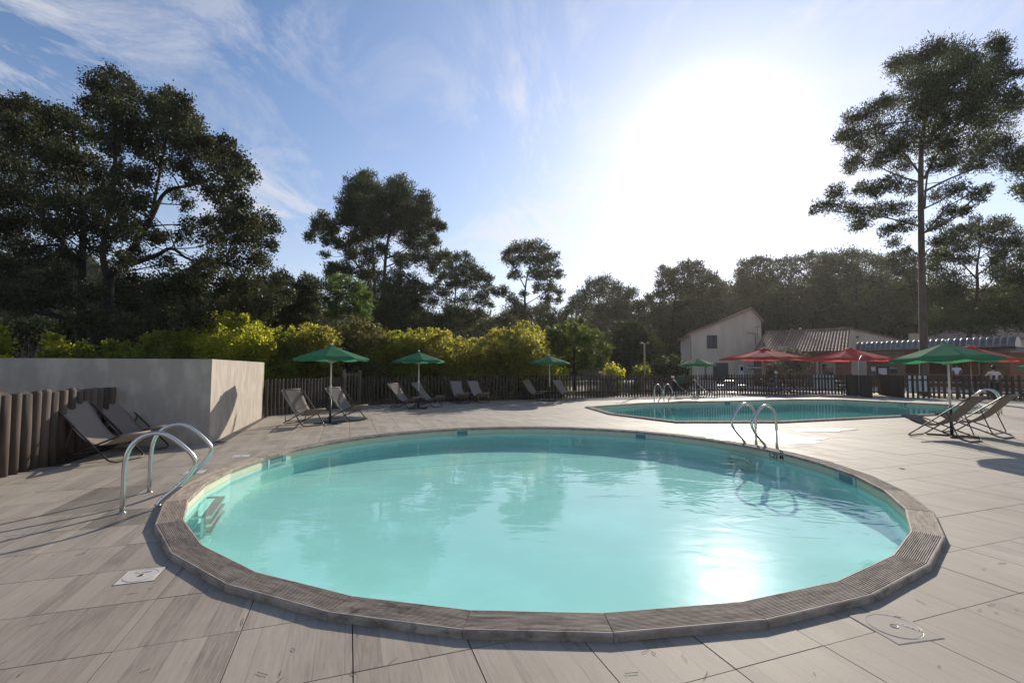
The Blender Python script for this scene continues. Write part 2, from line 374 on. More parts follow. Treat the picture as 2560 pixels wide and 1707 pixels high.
def water_mat(name, tint, body, bodyf, sx=1.0, disturbed=None):
    m = bpy.data.materials.new(name); m.use_nodes = True; nt = m.node_tree; nt.nodes.clear()
    geo = N(nt, 'ShaderNodeNewGeometry')
    mpw = N(nt, 'ShaderNodeMapping'); mpw.inputs['Rotation'].default_value = (0, 0, R(25)); mpw.inputs['Scale'].default_value = (1.0, 1.9, 1)
    nt.links.new(geo.outputs['Position'], mpw.inputs[0])
    n1 = N(nt, 'ShaderNodeTexNoise', i={'Scale': 1.15 * sx, 'Detail': 2, 'Roughness': .45, 'Distortion': .6}); nt.links.new(mpw.outputs[0], n1.inputs['Vector'])
    n2 = N(nt, 'ShaderNodeTexNoise', i={'Scale': 5.5 * sx, 'Detail': 2, 'Roughness': .5, 'Distortion': .4}); nt.links.new(mpw.outputs[0], n2.inputs['Vector'])
    h = math_n(nt, 'ADD', math_n(nt, 'MULTIPLY', n1.outputs[0], 1.0), math_n(nt, 'MULTIPLY', n2.outputs[0], .13))
    if disturbed:                                  # ripples spreading from one place
        for (x, y, rad, amp, fq) in disturbed:
            d = N(nt, 'ShaderNodeVectorMath', operation='DISTANCE'); nt.links.new(geo.outputs['Position'], d.inputs[0]); d.inputs[1].default_value = (x, y, -.09)
            dd = math_n(nt, 'ADD', d.outputs['Value'], math_n(nt, 'MULTIPLY', n1.outputs[0], 1.6))
            wv = math_n(nt, 'SINE', math_n(nt, 'MULTIPLY', dd, fq))
            fo = ramp(nt, math_n(nt, 'DIVIDE', d.outputs['Value'], rad), [(.0, 1), (1, 0)])
            h = math_n(nt, 'ADD', h, math_n(nt, 'MULTIPLY', math_n(nt, 'MULTIPLY', wv, fo), amp))
    bp = N(nt, 'ShaderNodeBump', i={'Strength': 1.0, 'Distance': .006}); nt.links.new(h, bp.inputs['Height'])
    dn = N(nt, 'ShaderNodeVectorMath', operation='DOT_PRODUCT'); nt.links.new(bp.outputs[0], dn.inputs[0]); nt.links.new(geo.outputs['Incoming'], dn.inputs[1])
    sch = math_n(nt, 'POWER', math_n(nt, 'SUBTRACT', 1.0, math_n(nt, 'ABSOLUTE', dn.outputs['Value']), True), 5)     # Schlick reflectance, the same from above and below
    frf = math_n(nt, 'ADD', math_n(nt, 'MULTIPLY', sch, .98), .02)
    gl = N(nt, 'ShaderNodeBsdfGlossy', i={'Roughness': .008}); nt.links.new(bp.outputs[0], gl.inputs['Normal'])
    tr = N(nt, 'ShaderNodeBsdfTransparent', i={0: (*tint, 1)})
    df = N(nt, 'ShaderNodeBsdfDiffuse', i={0: (*body, 1)})
    m1 = N(nt, 'ShaderNodeMixShader', i={0: bodyf}); nt.links.new(tr.outputs[0], m1.inputs[1]); nt.links.new(df.outputs[0], m1.inputs[2])
    m2 = N(nt, 'ShaderNodeMixShader'); nt.links.new(frf, m2.inputs[0]); nt.links.new(m1.outputs[0], m2.inputs[1]); nt.links.new(gl.outputs[0], m2.inputs[2])
    o = N(nt, 'ShaderNodeOutputMaterial'); nt.links.new(m2.outputs[0], o.inputs[0]); return m
M['water'] = water_mat('pool_water', (.93, 1.0, .985), (.26, .74, .66), .09, 1.0, [(3.3, 5.3, 1.6, .10, 27), (2.6, 6.5, 1.9, .08, 22), (3.9, 7.9, 1.6, .05, 30)])
M['water2'] = water_mat('far_pool_water', (.62, .93, .92), (.14, .50, .48), .35, 1.0)
M['puddle'] = mat('puddle_film', (.27, .24, .20), .40, spec=1.0)
M['oak'] = leaf_mat('oak_leaf', (.026, .034, .018), (.062, .072, .036), (.10, .11, .03), .28)
M['pine'] = leaf_mat('pine_needles', (.030, .044, .022), (.070, .090, .042), (.12, .15, .04), .30)
M['pine_far'] = leaf_mat('far_pine_needles', (.040, .050, .027), (.085, .096, .050), (.15, .16, .06), .3)  # paler than the near pines: veil of glare put into the leaf colour
M['pine_bright'] = leaf_mat('young_pine_needles', (.040, .072, .020), (.085, .135, .035), (.20, .30, .05), .42)
M['bush_dark'] = leaf_mat('dark_bush_leaf', (.024, .032, .018), (.055, .068, .030), (.10, .12, .03), .3)
M['hedge'] = leaf_mat('yellow_green_leaf', (.055, .080, .018), (.14, .165, .04), (.55, .58, .07), .55, scale=1.6)
M['hedge_gold'] = leaf_mat('golden_leaf', (.075, .085, .022), (.18, .175, .05), (.66, .60, .09), .55, scale=1.6)
M['hedge_lime'] = leaf_mat('lime_leaf', (.075, .10, .02), (.17, .20, .04), (.75, .74, .06), .58, scale=1.6)
M['bush_round'] = leaf_mat('round_bush_leaf', (.055, .060, .022), (.13, .125, .05), (.28, .24, .06), .4, scale=2.0)
M['mulberry'] = leaf_mat('mulberry_leaf', (.026, .044, .014), (.062, .092, .026), (.22, .28, .04), .4)
M['olive'] = leaf_mat('olive_leaf', (.10, .10, .075), (.20, .19, .14), (.2, .2, .1), .3)
M['lavender'] = leaf_mat('pale_stalks', (.18, .14, .15), (.34, .27, .28), (.3, .24, .25), .4)

# ------------------------------------------------------------------ pool outlines
PC = (.340, 7.318); RI, RO = 4.43, 4.665; ZT = .045
ang = [-153.2, -142.3, -131.0, -119.35, -108, -97.6, -87.3, -75.85, -64.7, -53.4, -42.75]
step = (360 - (ang[-1] - ang[0])) / 23
ang += [ang[10] + step * k for k in range(1, 23)]
ring = lambda r: [(PC[0] + r * math.cos(R(a)), PC[1] + r * math.sin(R(a))) for a in ang]
P1I, P1O, P1M = ring(RI), ring(RO), ring((RI + RO) / 2)
P2O = [(4.5, 12.95), (7.4, 12.95), (15.6, 15.75), (17.7, 17.5), (17.85, 19.3), (15.7, 22.3), (13.4, 22.6), (5.5, 20.15), (2.8, 18.1), (3.15, 15.3)]
def inset(poly, d):
    out = []; n = len(poly)
    for i in range(n):
        a, b, c = Vector(poly[i - 1]), Vector(poly[i]), Vector(poly[(i + 1) % n])
        u = (b - a).normalized(); w = (c - b).normalized()
        n1 = Vector((-u.y, u.x)); n2 = Vector((-w.y, w.x)); k = (n1 + n2) / (1 + n1.dot(n2))
        out.append(tuple(b + k * d))
    return out
P2I = inset(P2O, .24); P2M = inset(P2O, .12)

def sheet_with_holes(name, outer, holes, z, m):
    bm = bmesh.new(); edges = []
    for loop in [outer] + holes:
        vs = [bm.verts.new((p[0], p[1], z)) for p in loop]
        edges += [bm.edges.new((vs[i], vs[(i + 1) % len(vs)])) for i in range(len(vs))]
    bmesh.ops.triangle_fill(bm, use_beauty=True, use_dissolve=False, edges=edges)
    for f in bm.faces:
        if f.normal.z < 0: f.normal_flip()
    me = bpy.data.meshes.new(name); bm.to_mesh(me); bm.free(); me.materials.append(m)
    return obj(name, me)
ground = tag(sheet_with_holes('ground', [(-900, -900), (900, -900), (900, 900), (-900, 900)], [P1M, P2M], -.035, M['earth']), kind='structure')

FENCE = [(-7.70, 14.76), (-6.79, 17.1), (-5.73, 19.6), (-2.9, 21.3), (-2.2, 21.8), (3.1, 24.0), (7.75, 25.4), (12.4, 26.9), (15.1, 27.4), (19.0, 26.9)]
DECK = [(-6.9, 5.2), (-6.2, 2.0), (-6.2, -7.0), (26, -7.0), (30, 20.0), (24.04, 22.1), (21.5, 24.0), (21.2, 27.0), (19.4, 27.3)] + FENCE[::-1] + [(-6.08, 9.49), (-7.6, 9.1)]
deck = tag(sheet_with_holes('pool_deck', DECK, [P1M, P2M], -.022, M['grout']), kind='structure')
tag(sheet_with_holes('terrace', [(10, 29), (12, 28), (19, 28), (26, 24.5), (36, 21), (60, 30), (60, 60), (12, 60)], [], -.018, M['gravel']), kind='structure')

def inside(p, poly):
    x, y = p; c = False; n = len(poly)
    for i in range(n):
        (x1, y1), (x2, y2) = poly[i], poly[(i + 1) % n]
        if (y1 > y) != (y2 > y) and x < (x2 - x1) * (y - y1) / (y2 - y1) + x1: c = not c
    return c
def clip(poly, a, b, keep_left):
    out = []; n = len(poly)
    sd = lambda p: ((b[0] - a[0]) * (p[1] - a[1]) - (b[1] - a[1]) * (p[0] - a[0])) * (1 if keep_left else -1)
    for i in range(n):
        p, q = poly[i], poly[(i + 1) % n]; sp, sq = sd(p), sd(q)
        if sp >= 0: out.append(p)
        if (sp > 0 and sq < 0) or (sp < 0 and sq > 0):
            t = sp / (sp - sq); out.append((p[0] + (q[0] - p[0]) * t, p[1] + (q[1] - p[1]) * t))
    return out
def subtract(poly, conv):                           # poly minus a convex, counter-clockwise polygon
    pieces = []; rest = poly; n = len(conv)
    for i in range(n):
        a, b = conv[i], conv[(i + 1) % n]
        o = clip(rest, a, b, False)
        if len(o) > 2: pieces.append(o)
        rest = clip(rest, a, b, True)
        if len(rest) < 3: return pieces
    return pieces
# ------------------------------------------------------------------ deck tiles
ea = Vector((math.cos(TA), math.sin(TA))); eb = Vector((-math.sin(TA), math.cos(TA))); to = Vector((TO.x, TO.y))
WET = [G(300, 1220), G(200, 1272), G(268, 1312)]
tiles = []
for i in range(-30, 60):
    for j in range(-40, 60):
        c = to + ea * (i + .5) * TS + eb * (j + .5) * TS
        if not inside(c, DECK) and not inside(c + eb * .25 - ea * .2, DECK): continue
        if c.y < -6.6: continue
        g = (TS - .006) / 2
        q = [tuple(c + ea * sx * g + eb * sy * g) for sx, sy in ((-1, -1), (1, -1), (1, 1), (-1, 1))]
        polys = [q]
        for hole, ctr, rad in ((P1M, PC, RO + .6), (P2M, (10.2, 17.8), 9.5)):
            if (c - Vector(ctr)).length < rad:
                polys = [r for p in polys for r in subtract(p, hole)]
        area = sum(abs(sum(p[k][0] * p[(k + 1) % len(p)][1] - p[(k + 1) % len(p)][0] * p[k][1] for k in range(len(p)))) / 2 for p in polys)
        if area < .004: continue
        vis = c.y > 1.2 and abs(c.x) < c.y * 1.13 + .4
        wet = any((Vector((w.x, w.y)) - c).length < .3 for w in WET)
        tiles.append((0 if vis else 1, c.length, c, polys, wet))
tiles.sort(key=lambda t: (t[0], t[1]))
rest = MB()
for k, (v, d, c, polys, wet) in enumerate(tiles):
    dz = random.uniform(-.0012, .0012)
    if k < 299 or wet:
        mb = MB()
        for p in polys: mb.prism([(x - c.x, y - c.y) for x, y in p], -.02, dz)
        o = mb.build('tile', M['wet_tile'] if wet else M['tile'], deck); o.location = (c.x, c.y, 0)
    else:
        for p in polys: rest.prism(p, -.02, dz)
tag(rest.build('tiles_beyond', M['tile'], deck), kind='stuff').name = 'tile_field'

# ------------------------------------------------------------------ pools
def text_mesh(body, size, depth=.002):
    cu = bpy.data.curves.new('lettering', 'FONT'); cu.body = body; cu.size = size; cu.extrude = depth; cu.align_x = 'CENTER'; cu.align_y = 'CENTER'; cu.offset = size * .012; cu.resolution_u = 3
    o = bpy.data.objects.new('lettering', cu); col.objects.link(o)
    dg = bpy.context.evaluated_depsgraph_get(); me = bpy.data.meshes.new_from_object(o.evaluated_get(dg))
    bpy.data.objects.remove(o); return me
ZW = -.09
def coping_board(parent, a0, a1, b0, b1):            # a: inner edge, b: outer edge
    ia, ib, oa, ob_ = Vector(a0), Vector(a1), Vector(b0), Vector(b1)
    e = (ib - ia).normalized(); g = .002
    ctr = (ia + ib + oa + ob_) / 4; nrm = Vector((e.y, -e.x))
    if nrm.dot(oa - ia) < 0: nrm = -nrm
    # profile across the board: rounded edges with ribs between
    wdt = abs((oa - ia).dot(nrm)); nr = 15; prof = [(0, -.0), (0, ZT - .012), (.004, ZT - .003), (.012, ZT)]
    x0, x1 = .016, wdt - .020; st = (x1 - x0) / nr
    for k in range(nr):
        x = x0 + k * st
        prof += [(x, ZT), (x + st * .18, ZT - .005), (x + st * .45, ZT - .005), (x + st * .62, ZT)]
    prof += [(wdt - .014, ZT), (wdt - .005, ZT - .004), (wdt, ZT - .013), (wdt, -.0)]
    vs = []
    for (p, q) in ((ia, oa), (ib, ob_)):
        sgn = 1 if p is ia else -1
        for x, z in prof:
            t = x / wdt; r = p.lerp(q, t) + e * g * sgn
            vs.append((r.x, r.y, z))
    n = len(prof); mb = MB()
    yaw = math.atan2(e.y, e.x); ca, sa = math.cos(-yaw), math.sin(-yaw)
    loc = [((x - ctr.x) * ca - (y - ctr.y) * sa, (x - ctr.x) * sa + (y - ctr.y) * ca, z) for x, y, z in vs]
    mb.add(loc, [(k, k + 1, n + k + 1, n + k) for k in range(n - 1)] + [tuple(range(n)), tuple(range(2 * n - 1, n - 1, -1)), (0, n, 2 * n - 1, n - 1)])
    o = mb.build('coping_board', M['coping'], parent)
    bm = bmesh.new(); bm.from_mesh(o.data); bmesh.ops.recalc_face_normals(bm, faces=bm.faces); bm.to_mesh(o.data); bm.free()
    o.location = (ctr.x, ctr.y, random.uniform(-.0015, .0015)); o.rotation_euler = (0, 0, yaw)
def pool(label, inner, outer, depth, boards, water, wl, mats):
    root = empty('swimming_pool', (0, 0, 0), 0, label, 'pool')
    wallp = inset(inner, -.03) if boards else inset(inner, -.03)
    n = len(inner)
    b = MB(); t = MB()
    for i in range(n):
        p, q = wallp[i], wallp[(i + 1) % n]
        b.add([(*p, -depth), (*q, -depth), (*q, ZW - .03), (*p, ZW - .03)], [(0, 1, 2, 3)])
        t.add([(*p, ZW - .03), (*q, ZW - .03), (*q, .0), (*p, .0)], [(0, 1, 2, 3)])
    b.add([(*p, -depth) for p in wallp], [tuple(range(n))])
    b.build('liner', M['liner'], root); t.build('liner_band', M['liner_top'], root)
    for i in range(n):
        ia, ib, oa, ob_ = (Vector(k) for k in (inner[i], inner[(i + 1) % n], outer[i], outer[(i + 1) % n]))
        m = max(1, round((ob_ - oa).length / 1.5)) if boards > 1 else 1
        for k in range(m):
            coping_board(root, ia.lerp(ib, k / m), ia.lerp(ib, (k + 1) / m), oa.lerp(ob_, k / m), oa.lerp(ob_, (k + 1) / m))
    cx_, cy_ = sum(p[0] for p in inner) / n, sum(p[1] for p in inner) / n
    for k in (2,):                             # welded seams of the liner on the floor
        o_ = Vector((cx_, cy_)) + eb * (k * 1.1 + .2); hits = []
        for i in range(n):
            a_, q_ = Vector(wallp[i]), Vector(wallp[(i + 1) % n]); sa_, sq_ = (a_ - o_).dot(eb), (q_ - o_).dot(eb)
            if sa_ * sq_ < 0: hits.append(a_.lerp(q_, sa_ / (sa_ - sq_)))
        if len(hits) == 2: MB().bar((*hits[0], -depth + .002), (*hits[1], -depth + .002), .025, .003).build('liner_seam', M['seam'], root)
    w = MB().add([(*p, ZW) for p in inset(inner, -.028)], [tuple(range(n))]).build('water', M[water])
    tag(w, wl, kind='structure')
    return root, wallp
pool1, wall1 = pool('round swimming pool with ribbed timber coping filling the foreground', P1I, P1O, .40, 1, 'water', 'still turquoise water of the round foreground pool', None)
pool2, wall2 = pool('long angular swimming pool behind the round one near the picket fence', P2I, P2O, .45, 2, 'water2', 'dark teal water of the long far pool', None)
def wall_frame(root, px, py, ctr, w):                # frame on the pool wall seen at that pixel: origin, yaw of inward normal
    g = G(px, py, -.04); best = None
    n = len(w)
    for i in range(n):
        a, b = Vector(w[i]), Vector(w[(i + 1) % n]); e = (b - a); t = max(0, min(1, (Vector((g.x, g.y)) - a).dot(e) / e.dot(e)))
        p = a + e * t; d = (p - Vector((g.x, g.y))).length
        if best is None or d < best[0]: best = (d, p, math.atan2(e.x, -e.y))
    return best[1], best[2]
def skimmer(root, px, py, w, z=-.06):
    p, a = wall_frame(root, px, py, None, w)
    nrm = Vector((math.cos(a), math.sin(a)))
    if nrm.dot(Vector(PC if root == pool1 else (10, 17.8)) - p) < 0: a += math.pi; nrm = -nrm
    mb = MB()
    for (y, zz, dy, dz) in ((0, .062, .46, .02), (0, -.065, .46, .02), (-.22, 0, .02, .11), (.22, 0, .02, .11)):
        mb.box((.012, y, zz), (.024, dy, dz))
    o = mb.build('skimmer', M['skimmer'], root); o.location = (p.x, p.y, z); o.rotation_euler = (0, 0, a)
    MB().box((.004, .0, .0), (.006, .30, .085)).build('mouth', M['skimmer_hole'], o)
    for y in (-.185, .185): MB().box((.004, y, .0), (.005, .05, .105)).build('plate', M['skimmer'], o)
for q in ((682, 1146), (1146, 1075), (1610, 1085), (2110, 1192)): skimmer(pool1, *q, wall1)
skimmer(pool2, 1813, 1006, wall2, -.05)
def depth_mark(root, px, py, w, ctr, body, z):
    p, a = wall_frame(root, px, py, None, w); nrm = Vector((math.cos(a), math.sin(a)))
    if nrm.dot(Vector(ctr) - p) < 0: a += math.pi; nrm = -nrm
    me = text_mesh(body, .115, .003); me.materials.clear(); me.materials.append(M['mark'])
    o = obj('depth_marking', me, root); o.location = (p.x + nrm.x * .003, p.y + nrm.y * .003, z)
    o.rotation_euler = (R(90), 0, a + R(90))
depth_mark(pool1, 1947, 1139, wall1, PC, '1.22 M', -.045)
depth_mark(pool2, 2264, 1009, wall2, (10, 17.8), '1.32 M', -.045)

# ------------------------------------------------------------------ haze volume added for the veil of lens glare toward the sun
hm = bpy.data.materials.new('haze'); hm.use_nodes = True; hn_ = hm.node_tree; hn_.nodes.clear()
pv = N(hn_, 'ShaderNodeVolumePrincipled', i={'Color': (1, .97, .93, 1), 'Density': .00024, 'Anisotropy': .55}); ho = N(hn_, 'ShaderNodeOutputMaterial'); hn_.links.new(pv.outputs[0], ho.inputs['Volume'])
hb = MB().box((0, 50, 14.5), (330, 150, 33)).build('haze', hm); tag(hb, 'added haze volume standing for the veil of lens glare over the trees', kind='stuff')
# ------------------------------------------------------------------ buildings
def hit(px, py, P0, e):                                # (distance along e, height) where the pixel's ray meets the upright plane through P0
    d = W(px, py, 1.0) - Vector((0, 0, H)); P0 = Vector(P0[:2]); e = Vector(e[:2]).normalized()
    dx, dy = d.x, d.y; det = dx * -e.y + e.x * dy
    t = (P0.x * -e.y + e.x * P0.y) / det; q = Vector((dx * t, dy * t)) - P0
    return q.dot(e), H + d.z * t
class Face:                                            # upright wall face: boxes given in photo columns and rows
    def __init__(s, P0, e, root): s.P0 = Vector(P0[:2]); s.e = Vector(e[:2]).normalized(); s.n = Vector((s.e.y, -s.e.x)); s.root = root; s.yaw = math.atan2(s.e.y, s.e.x)
    def box(s, name, x0, y0, x1, y1, out, thick, m, parent=None, bevel=0):
        a = hit(x0, y1, s.P0, s.e); b = hit(x1, y0, s.P0, s.e); zz = hit((x0 + x1) / 2, y0, s.P0, s.e)[1]; zl = hit((x0 + x1) / 2, y1, s.P0, s.e)[1]
        return s.sz(name, a[0], b[0], zl, zz, out, thick, m, parent, bevel)
    def sz(s, name, s0, s1, z0, z1, out, thick, m, parent=None, bevel=0):
        c = s.P0 + s.e * (s0 + s1) / 2 + s.n * (out - thick / 2)
        o = MB().box((0, 0, 0), (s1 - s0, thick, z1 - z0)).build(name, m, parent or s.root, bevel=bevel)
        w = Vector((c.x, c.y, (z0 + z1) / 2))
        if parent is None: o.location = w - s.root.location
        else: o.location = w - s.root.location - parent.location
        o.rotation_euler = (0, 0, s.yaw); 
        if parent is not None:                           # parent is turned: undo
            o.location = Matrix.Rotation(-parent.rotation_euler.z, 3, 'Z') @ o.location; o.rotation_euler = (0, 0, s.yaw - parent.rotation_euler.z)
        return o
    def lettering(s, x, y, body, size, out, m, parent):
        a = hit(x, y, s.P0, s.e); p = s.P0 + s.e * a[0] + s.n * out
        me = text_mesh(body, size, .002); me.materials.clear(); me.materials.append(m); o = obj('lettering', me, parent)
        w = Vector((p.x, p.y, a[1])) - s.root.location - parent.location
        o.location = Matrix.Rotation(-parent.rotation_euler.z, 3, 'Z') @ w; o.rotation_euler = (R(90), 0, s.yaw - parent.rotation_euler.z)
# pale house with a gable
hl, hr = W(1726, 900, 47.2), W(1905.5, 900, 45.6); he = Vector((hr.x - hl.x, hr.y - hl.y)); HL = he.length; he.normalize()
house = empty('gable_house', (hl.x, hl.y, 0), 0, 'pale plastered house with a single slope gable and one dark shuttered window', 'house')
hn = Vector((-he.y, he.x))
zl = hit(1724, 836, hl, he)[1]; sr, zr = hit(1878, 773, hl, he); zre = hit(1906, 800, hl, he)[1]
prof = [(0, -.1), (HL, -.1), (HL, zre), (sr, zr), (0, zl)]
front = [(he.x * s, he.y * s, z) for s, z in prof]; back = [(he.x * s + hn.x * 9, he.y * s + hn.y * 9, z) for s, z in prof]; n = 5
MB().add(front + back, [tuple(range(n))[::-1], tuple(range(n, 2 * n))] + [(i, (i + 1) % n, n + (i + 1) % n, n + i) for i in range(n)]).build('wall', M['wall_house'], house)
def roof_slab(name, a, b, d0, d1, th, root, m, e, nn):    # slope from (s,z)=a to b, from depth d0 to d1
    P = []
    for (s, z) in (a, b):
        for d in (d0, d1): P.append((e.x * s + nn.x * d, e.y * s + nn.y * d, z + .003))
    P += [(x, y, z + th) for x, y, z in P]
    return MB().add(P, [(0, 1, 3, 2), (4, 6, 7, 5), (0, 4, 5, 1), (2, 3, 7, 6), (0, 2, 6, 4), (1, 5, 7, 3)]).build(name, m, root)
k = (zr - zl) / sr; k2 = (zre - zr) / (HL - sr)
roof_slab('roof', (-.35, zl - .35 * k), (sr, zr), -.22, 9.2, .10, house, M['rtile'], he, hn)
roof_slab('roof', (sr + .003, zr), (HL + .25, zre + .25 * k2), -.22, 9.2, .10, house, M['rtile'], he, hn)
vb = MB()
for (s0, z0_, s1, z1_) in ((-.35, zl - .35 * k, sr, zr), (sr, zr, HL + .25, zre + .25 * k2)):
    L = math.hypot(s1 - s0, z1_ - z0_); m_ = int(L / .34)
    for i in range(m_):
        for_ = []
        for t in (i / m_, (i + 1.12) / m_):
            s = s0 + (s1 - s0) * t; z = z0_ + (z1_ - z0_) * t + .085; for_.append((he.x * s - hn.x * .16, he.y * s - hn.y * .16, z))
        vb.tube(for_, [.075, .09], 7)
vb.build('verge_tiles', M['rtile'], house)
hf = Face(hl, he, house)
w1 = hf.box('window', 1767.5, 838, 1792.5, 871.5, .03, .05, M['shutter'])
for a, b in ((1768.5, 1779.6), (1780.4, 1791.5)): hf.box('shutter', a, 839, b, 870.5, .07, .04, M['shutter'], w1)
hf.box('sill', 1765, 871.5, 1795, 873, .09, .08, M['wall_house'], w1)
gd = hf.box('garage_door', 1783, 907, 1820, 952, .03, .04, M['shutter'])
dr = hf.box('door', 1848, 912, 1859.5, 950, .04, .05, M['white']); hf.box('door_pane', 1851, 916, 1857, 926, .05, .02, M['glass'], dr)
hf.box('door_frame', 1762, 917, 1765, 950, .06, .05, M['timber']); hf.box('door_frame', 1762, 916, 1772, 918, .05, .04, M['timber'])
o = MB().tube([(he.x * .06 - hn.x * .07, he.y * .06 - hn.y * .07, 0), (he.x * .06 - hn.x * .07, he.y * .06 - hn.y * .07, zl - .2), (he.x * -.2 - hn.x * .07, he.y * -.2 - hn.y * .07, zl - .05)], .045, 7).build('downpipe', M['frame_grey'], house)
def on(s, z, d=.12): return (he.x * s - hn.x * d, he.y * s - hn.y * d, z)
sa, za = hit(1893, 822, hl, he)
MB().tube([on(sa, za - .9), on(sa, za + .35)], .025, 5).tube([on(sa - .3, za + .1), on(sa + .5, za + .3, .3)], .03, 5).build('antenna_mast', M['frame_grey'], house)
MB().tube([on(sa - .9, za - .35), on(sa - .15, za - .5)], .045, 6).tube([on(sa - .2, za - 1.6), on(sa - .2, za - .6)], .035, 5).build('rusty_bracket', M['rtile'], house)

# low annex with the clay tile roof
R0 = W(1906, 834, 46.0) + Vector((.25, -.1, 0)); E0 = W(1880, 884, 40.5); sl2 = E0 - R0; e1 = Vector((-sl2.y, sl2.x, 0)).normalized()
if e1.x < 0: e1 = -e1
LR = 6.75; ncol = 30
annex = empty('tiled_annex', (E0.x, E0.y, 0), 0, 'low brown timber annex under a sloping clay tile roof joined to the pale house', 'building')
o3 = Vector((E0.x, E0.y, 0))
SLn = sl2.normalized(); up = e1.cross(SLn).normalized()
if up.z < 0: up = -up
def rp(u, v, h=0): return R0 + e1 * u + sl2 * v + up * h - o3
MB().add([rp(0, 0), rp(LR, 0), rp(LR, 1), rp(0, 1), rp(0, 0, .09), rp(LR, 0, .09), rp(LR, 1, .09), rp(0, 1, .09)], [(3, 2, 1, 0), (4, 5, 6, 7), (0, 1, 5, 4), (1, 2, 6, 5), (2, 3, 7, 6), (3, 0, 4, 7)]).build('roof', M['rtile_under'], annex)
tm = MB(); nt_ = 16; L2 = sl2.length
for i in range(nt_):
    a0, a1 = i / nt_ * L2, (i + 1.1) / nt_ * L2; hs = 5
    vs = []
    for (a, r, lift) in ((a0, .066, .0), (a1, .082, .030)):
        for j in range(hs + 1):
            q = math.pi * j / hs; v = e1 * (r * math.cos(q)) + up * (r * .8 * math.sin(q) + lift) + SLn * a; vs.append(v)
    tm.add(vs, [(j, j + 1, hs + 2 + j, hs + 1 + j) for j in range(hs)] + [tuple(range(hs + 1, 2 * hs + 2))])
tme = tm.mesh('tile_row', M['rtile'])
for c in range(ncol):
    obj('tile_row', tme, annex, rp(LR * (c + .5) / ncol, 0, .09) + Vector((0, 0, random.uniform(-.006, .006))))
MB().tube([rp(-.1, 0, .16), rp(LR + .1, 0, .16)], .10, 8).build('ridge_tiles', M['rtile'], annex)
for q in (.28, .37):
    b = rp(LR * q * 1.2, .04, .1); MB().tube([b, b + Vector((0, 0, .25))], .07, 8).lathe([(.16, .22), (.14, .30), (.03, .36)], 10, b).build('roof_vent', M['frame_grey'], annex, True)
wf = Vector((SLn.x, SLn.y)).normalized()
A0 = Vector((E0.x, E0.y)) - wf * .55; A1 = A0 + Vector((e1.x, e1.y)) * LR; B0 = Vector((R0.x, R0.y)); B1 = B0 + Vector((e1.x, e1.y)) * LR
MB().prism([tuple(q - o3.xy) for q in (A0, A1, B1, B0)], -.05, E0.z + .12).build('wall', M['cladding'], annex)
za_ = E0.z + .10; gz = R0.z - .02
for q0_, q1_ in ((A0, B0), (A1, B1)):
    a, b = q0_ - o3.xy, q1_ - o3.xy; d = Vector((e1.x, e1.y)) * (.12 if q0_ is A0 else -.12)
    P = [(a.x, a.y, za_), (b.x, b.y, za_), (b.x, b.y, gz)]; MB().add(P + [(x + d.x, y + d.y, z) for x, y, z in P], [(0, 1, 2), (5, 4, 3), (0, 3, 4, 1), (1, 4, 5, 2), (2, 5, 3, 0)]).build('gable_end', M['wall_house'], annex)
af = Face(A0, e1, annex)
def window(face, x0, y0, x1, y1, m, name='window'):
    f = face.box(name, x0, y0, x1, y1, .05, .06, m); face.box('pane', x0 + (x1 - x0) * .14, y0 + (y1 - y0) * .1, x1 - (x1 - x0) * .14, y1 - (y1 - y0) * .08, .07, .03, M['glass'], f); return f
window(af, 2052, 906, 2088, 940, M['pale_timber']); window(af, 1909, 907, 1942, 960, M['pale_timber'], 'glazed_door')
for x in (1908, 1942, 2044): af.box('post', x - 1.6, 895, x + 1.6, 985, .10, .09, M['pale_timber'])
s_ = af.box('sign', 1870, 915, 1905, 923.5, .06, .04, M['sign']); af.lettering(1888, 919.3, 'RESTAURANT', .20, .075, M['paper'], s_)
af.box('notice', 1937, 925, 1946, 933, .13, .01, M['paper'])
# second gable wall behind
gl = W(2114, 880, 44.5); ge = Vector((1, -.1)).normalized(); gr = empty('rear_gable', (gl.x, gl.y, 0), 0, 'plain plastered gable wall rising behind the tiled annex roof', 'building')
s0, z0 = hit(2114, 820, gl, ge); s1, z1 = hit(2252, 851, gl, ge); gn = Vector((-ge.y, ge.x))
P = [(0, -.1), (s1, -.1), (s1, z1), (0, z0)]; fr_ = [(ge.x * s, ge.y * s, z) for s, z in P]; bk = [(ge.x * s + gn.x * 6, ge.y * s + gn.y * 6, z) for s, z in P]
MB().add(fr_ + bk, [(3, 2, 1, 0), (4, 5, 6, 7)] + [(i, (i + 1) % 4, 4 + (i + 1) % 4, 4 + i) for i in range(4)]).build('wall', M['wall_house'], gr)
kk = (z1 - z0) / s1; roof_slab('roof', (-.1, z0 - .1 * kk), (s1 + .5, z1 + .5 * kk), -.2, 6.2, .10, gr, M['rtile'], ge, gn)
gf = Face(gl, ge, gr); gf.box('vent', 2140, 840, 2147, 845, .02, .03, M['shutter'])
cp = W(2288, 848, 44.5); ch = empty('chimney', (cp.x, cp.y, 0), 0, 'short pale chimney block beside the tall pine trunk', 'chimney'); zt = W(2288, 834, 44.5).z
MB().box((0, 0, zt / 2), (.66, .66, zt)).build('stack', M['wall_house'], ch); MB().box((0, 0, zt + .04), (.8, .8, .08)).build('cap', M['rtile'], ch)

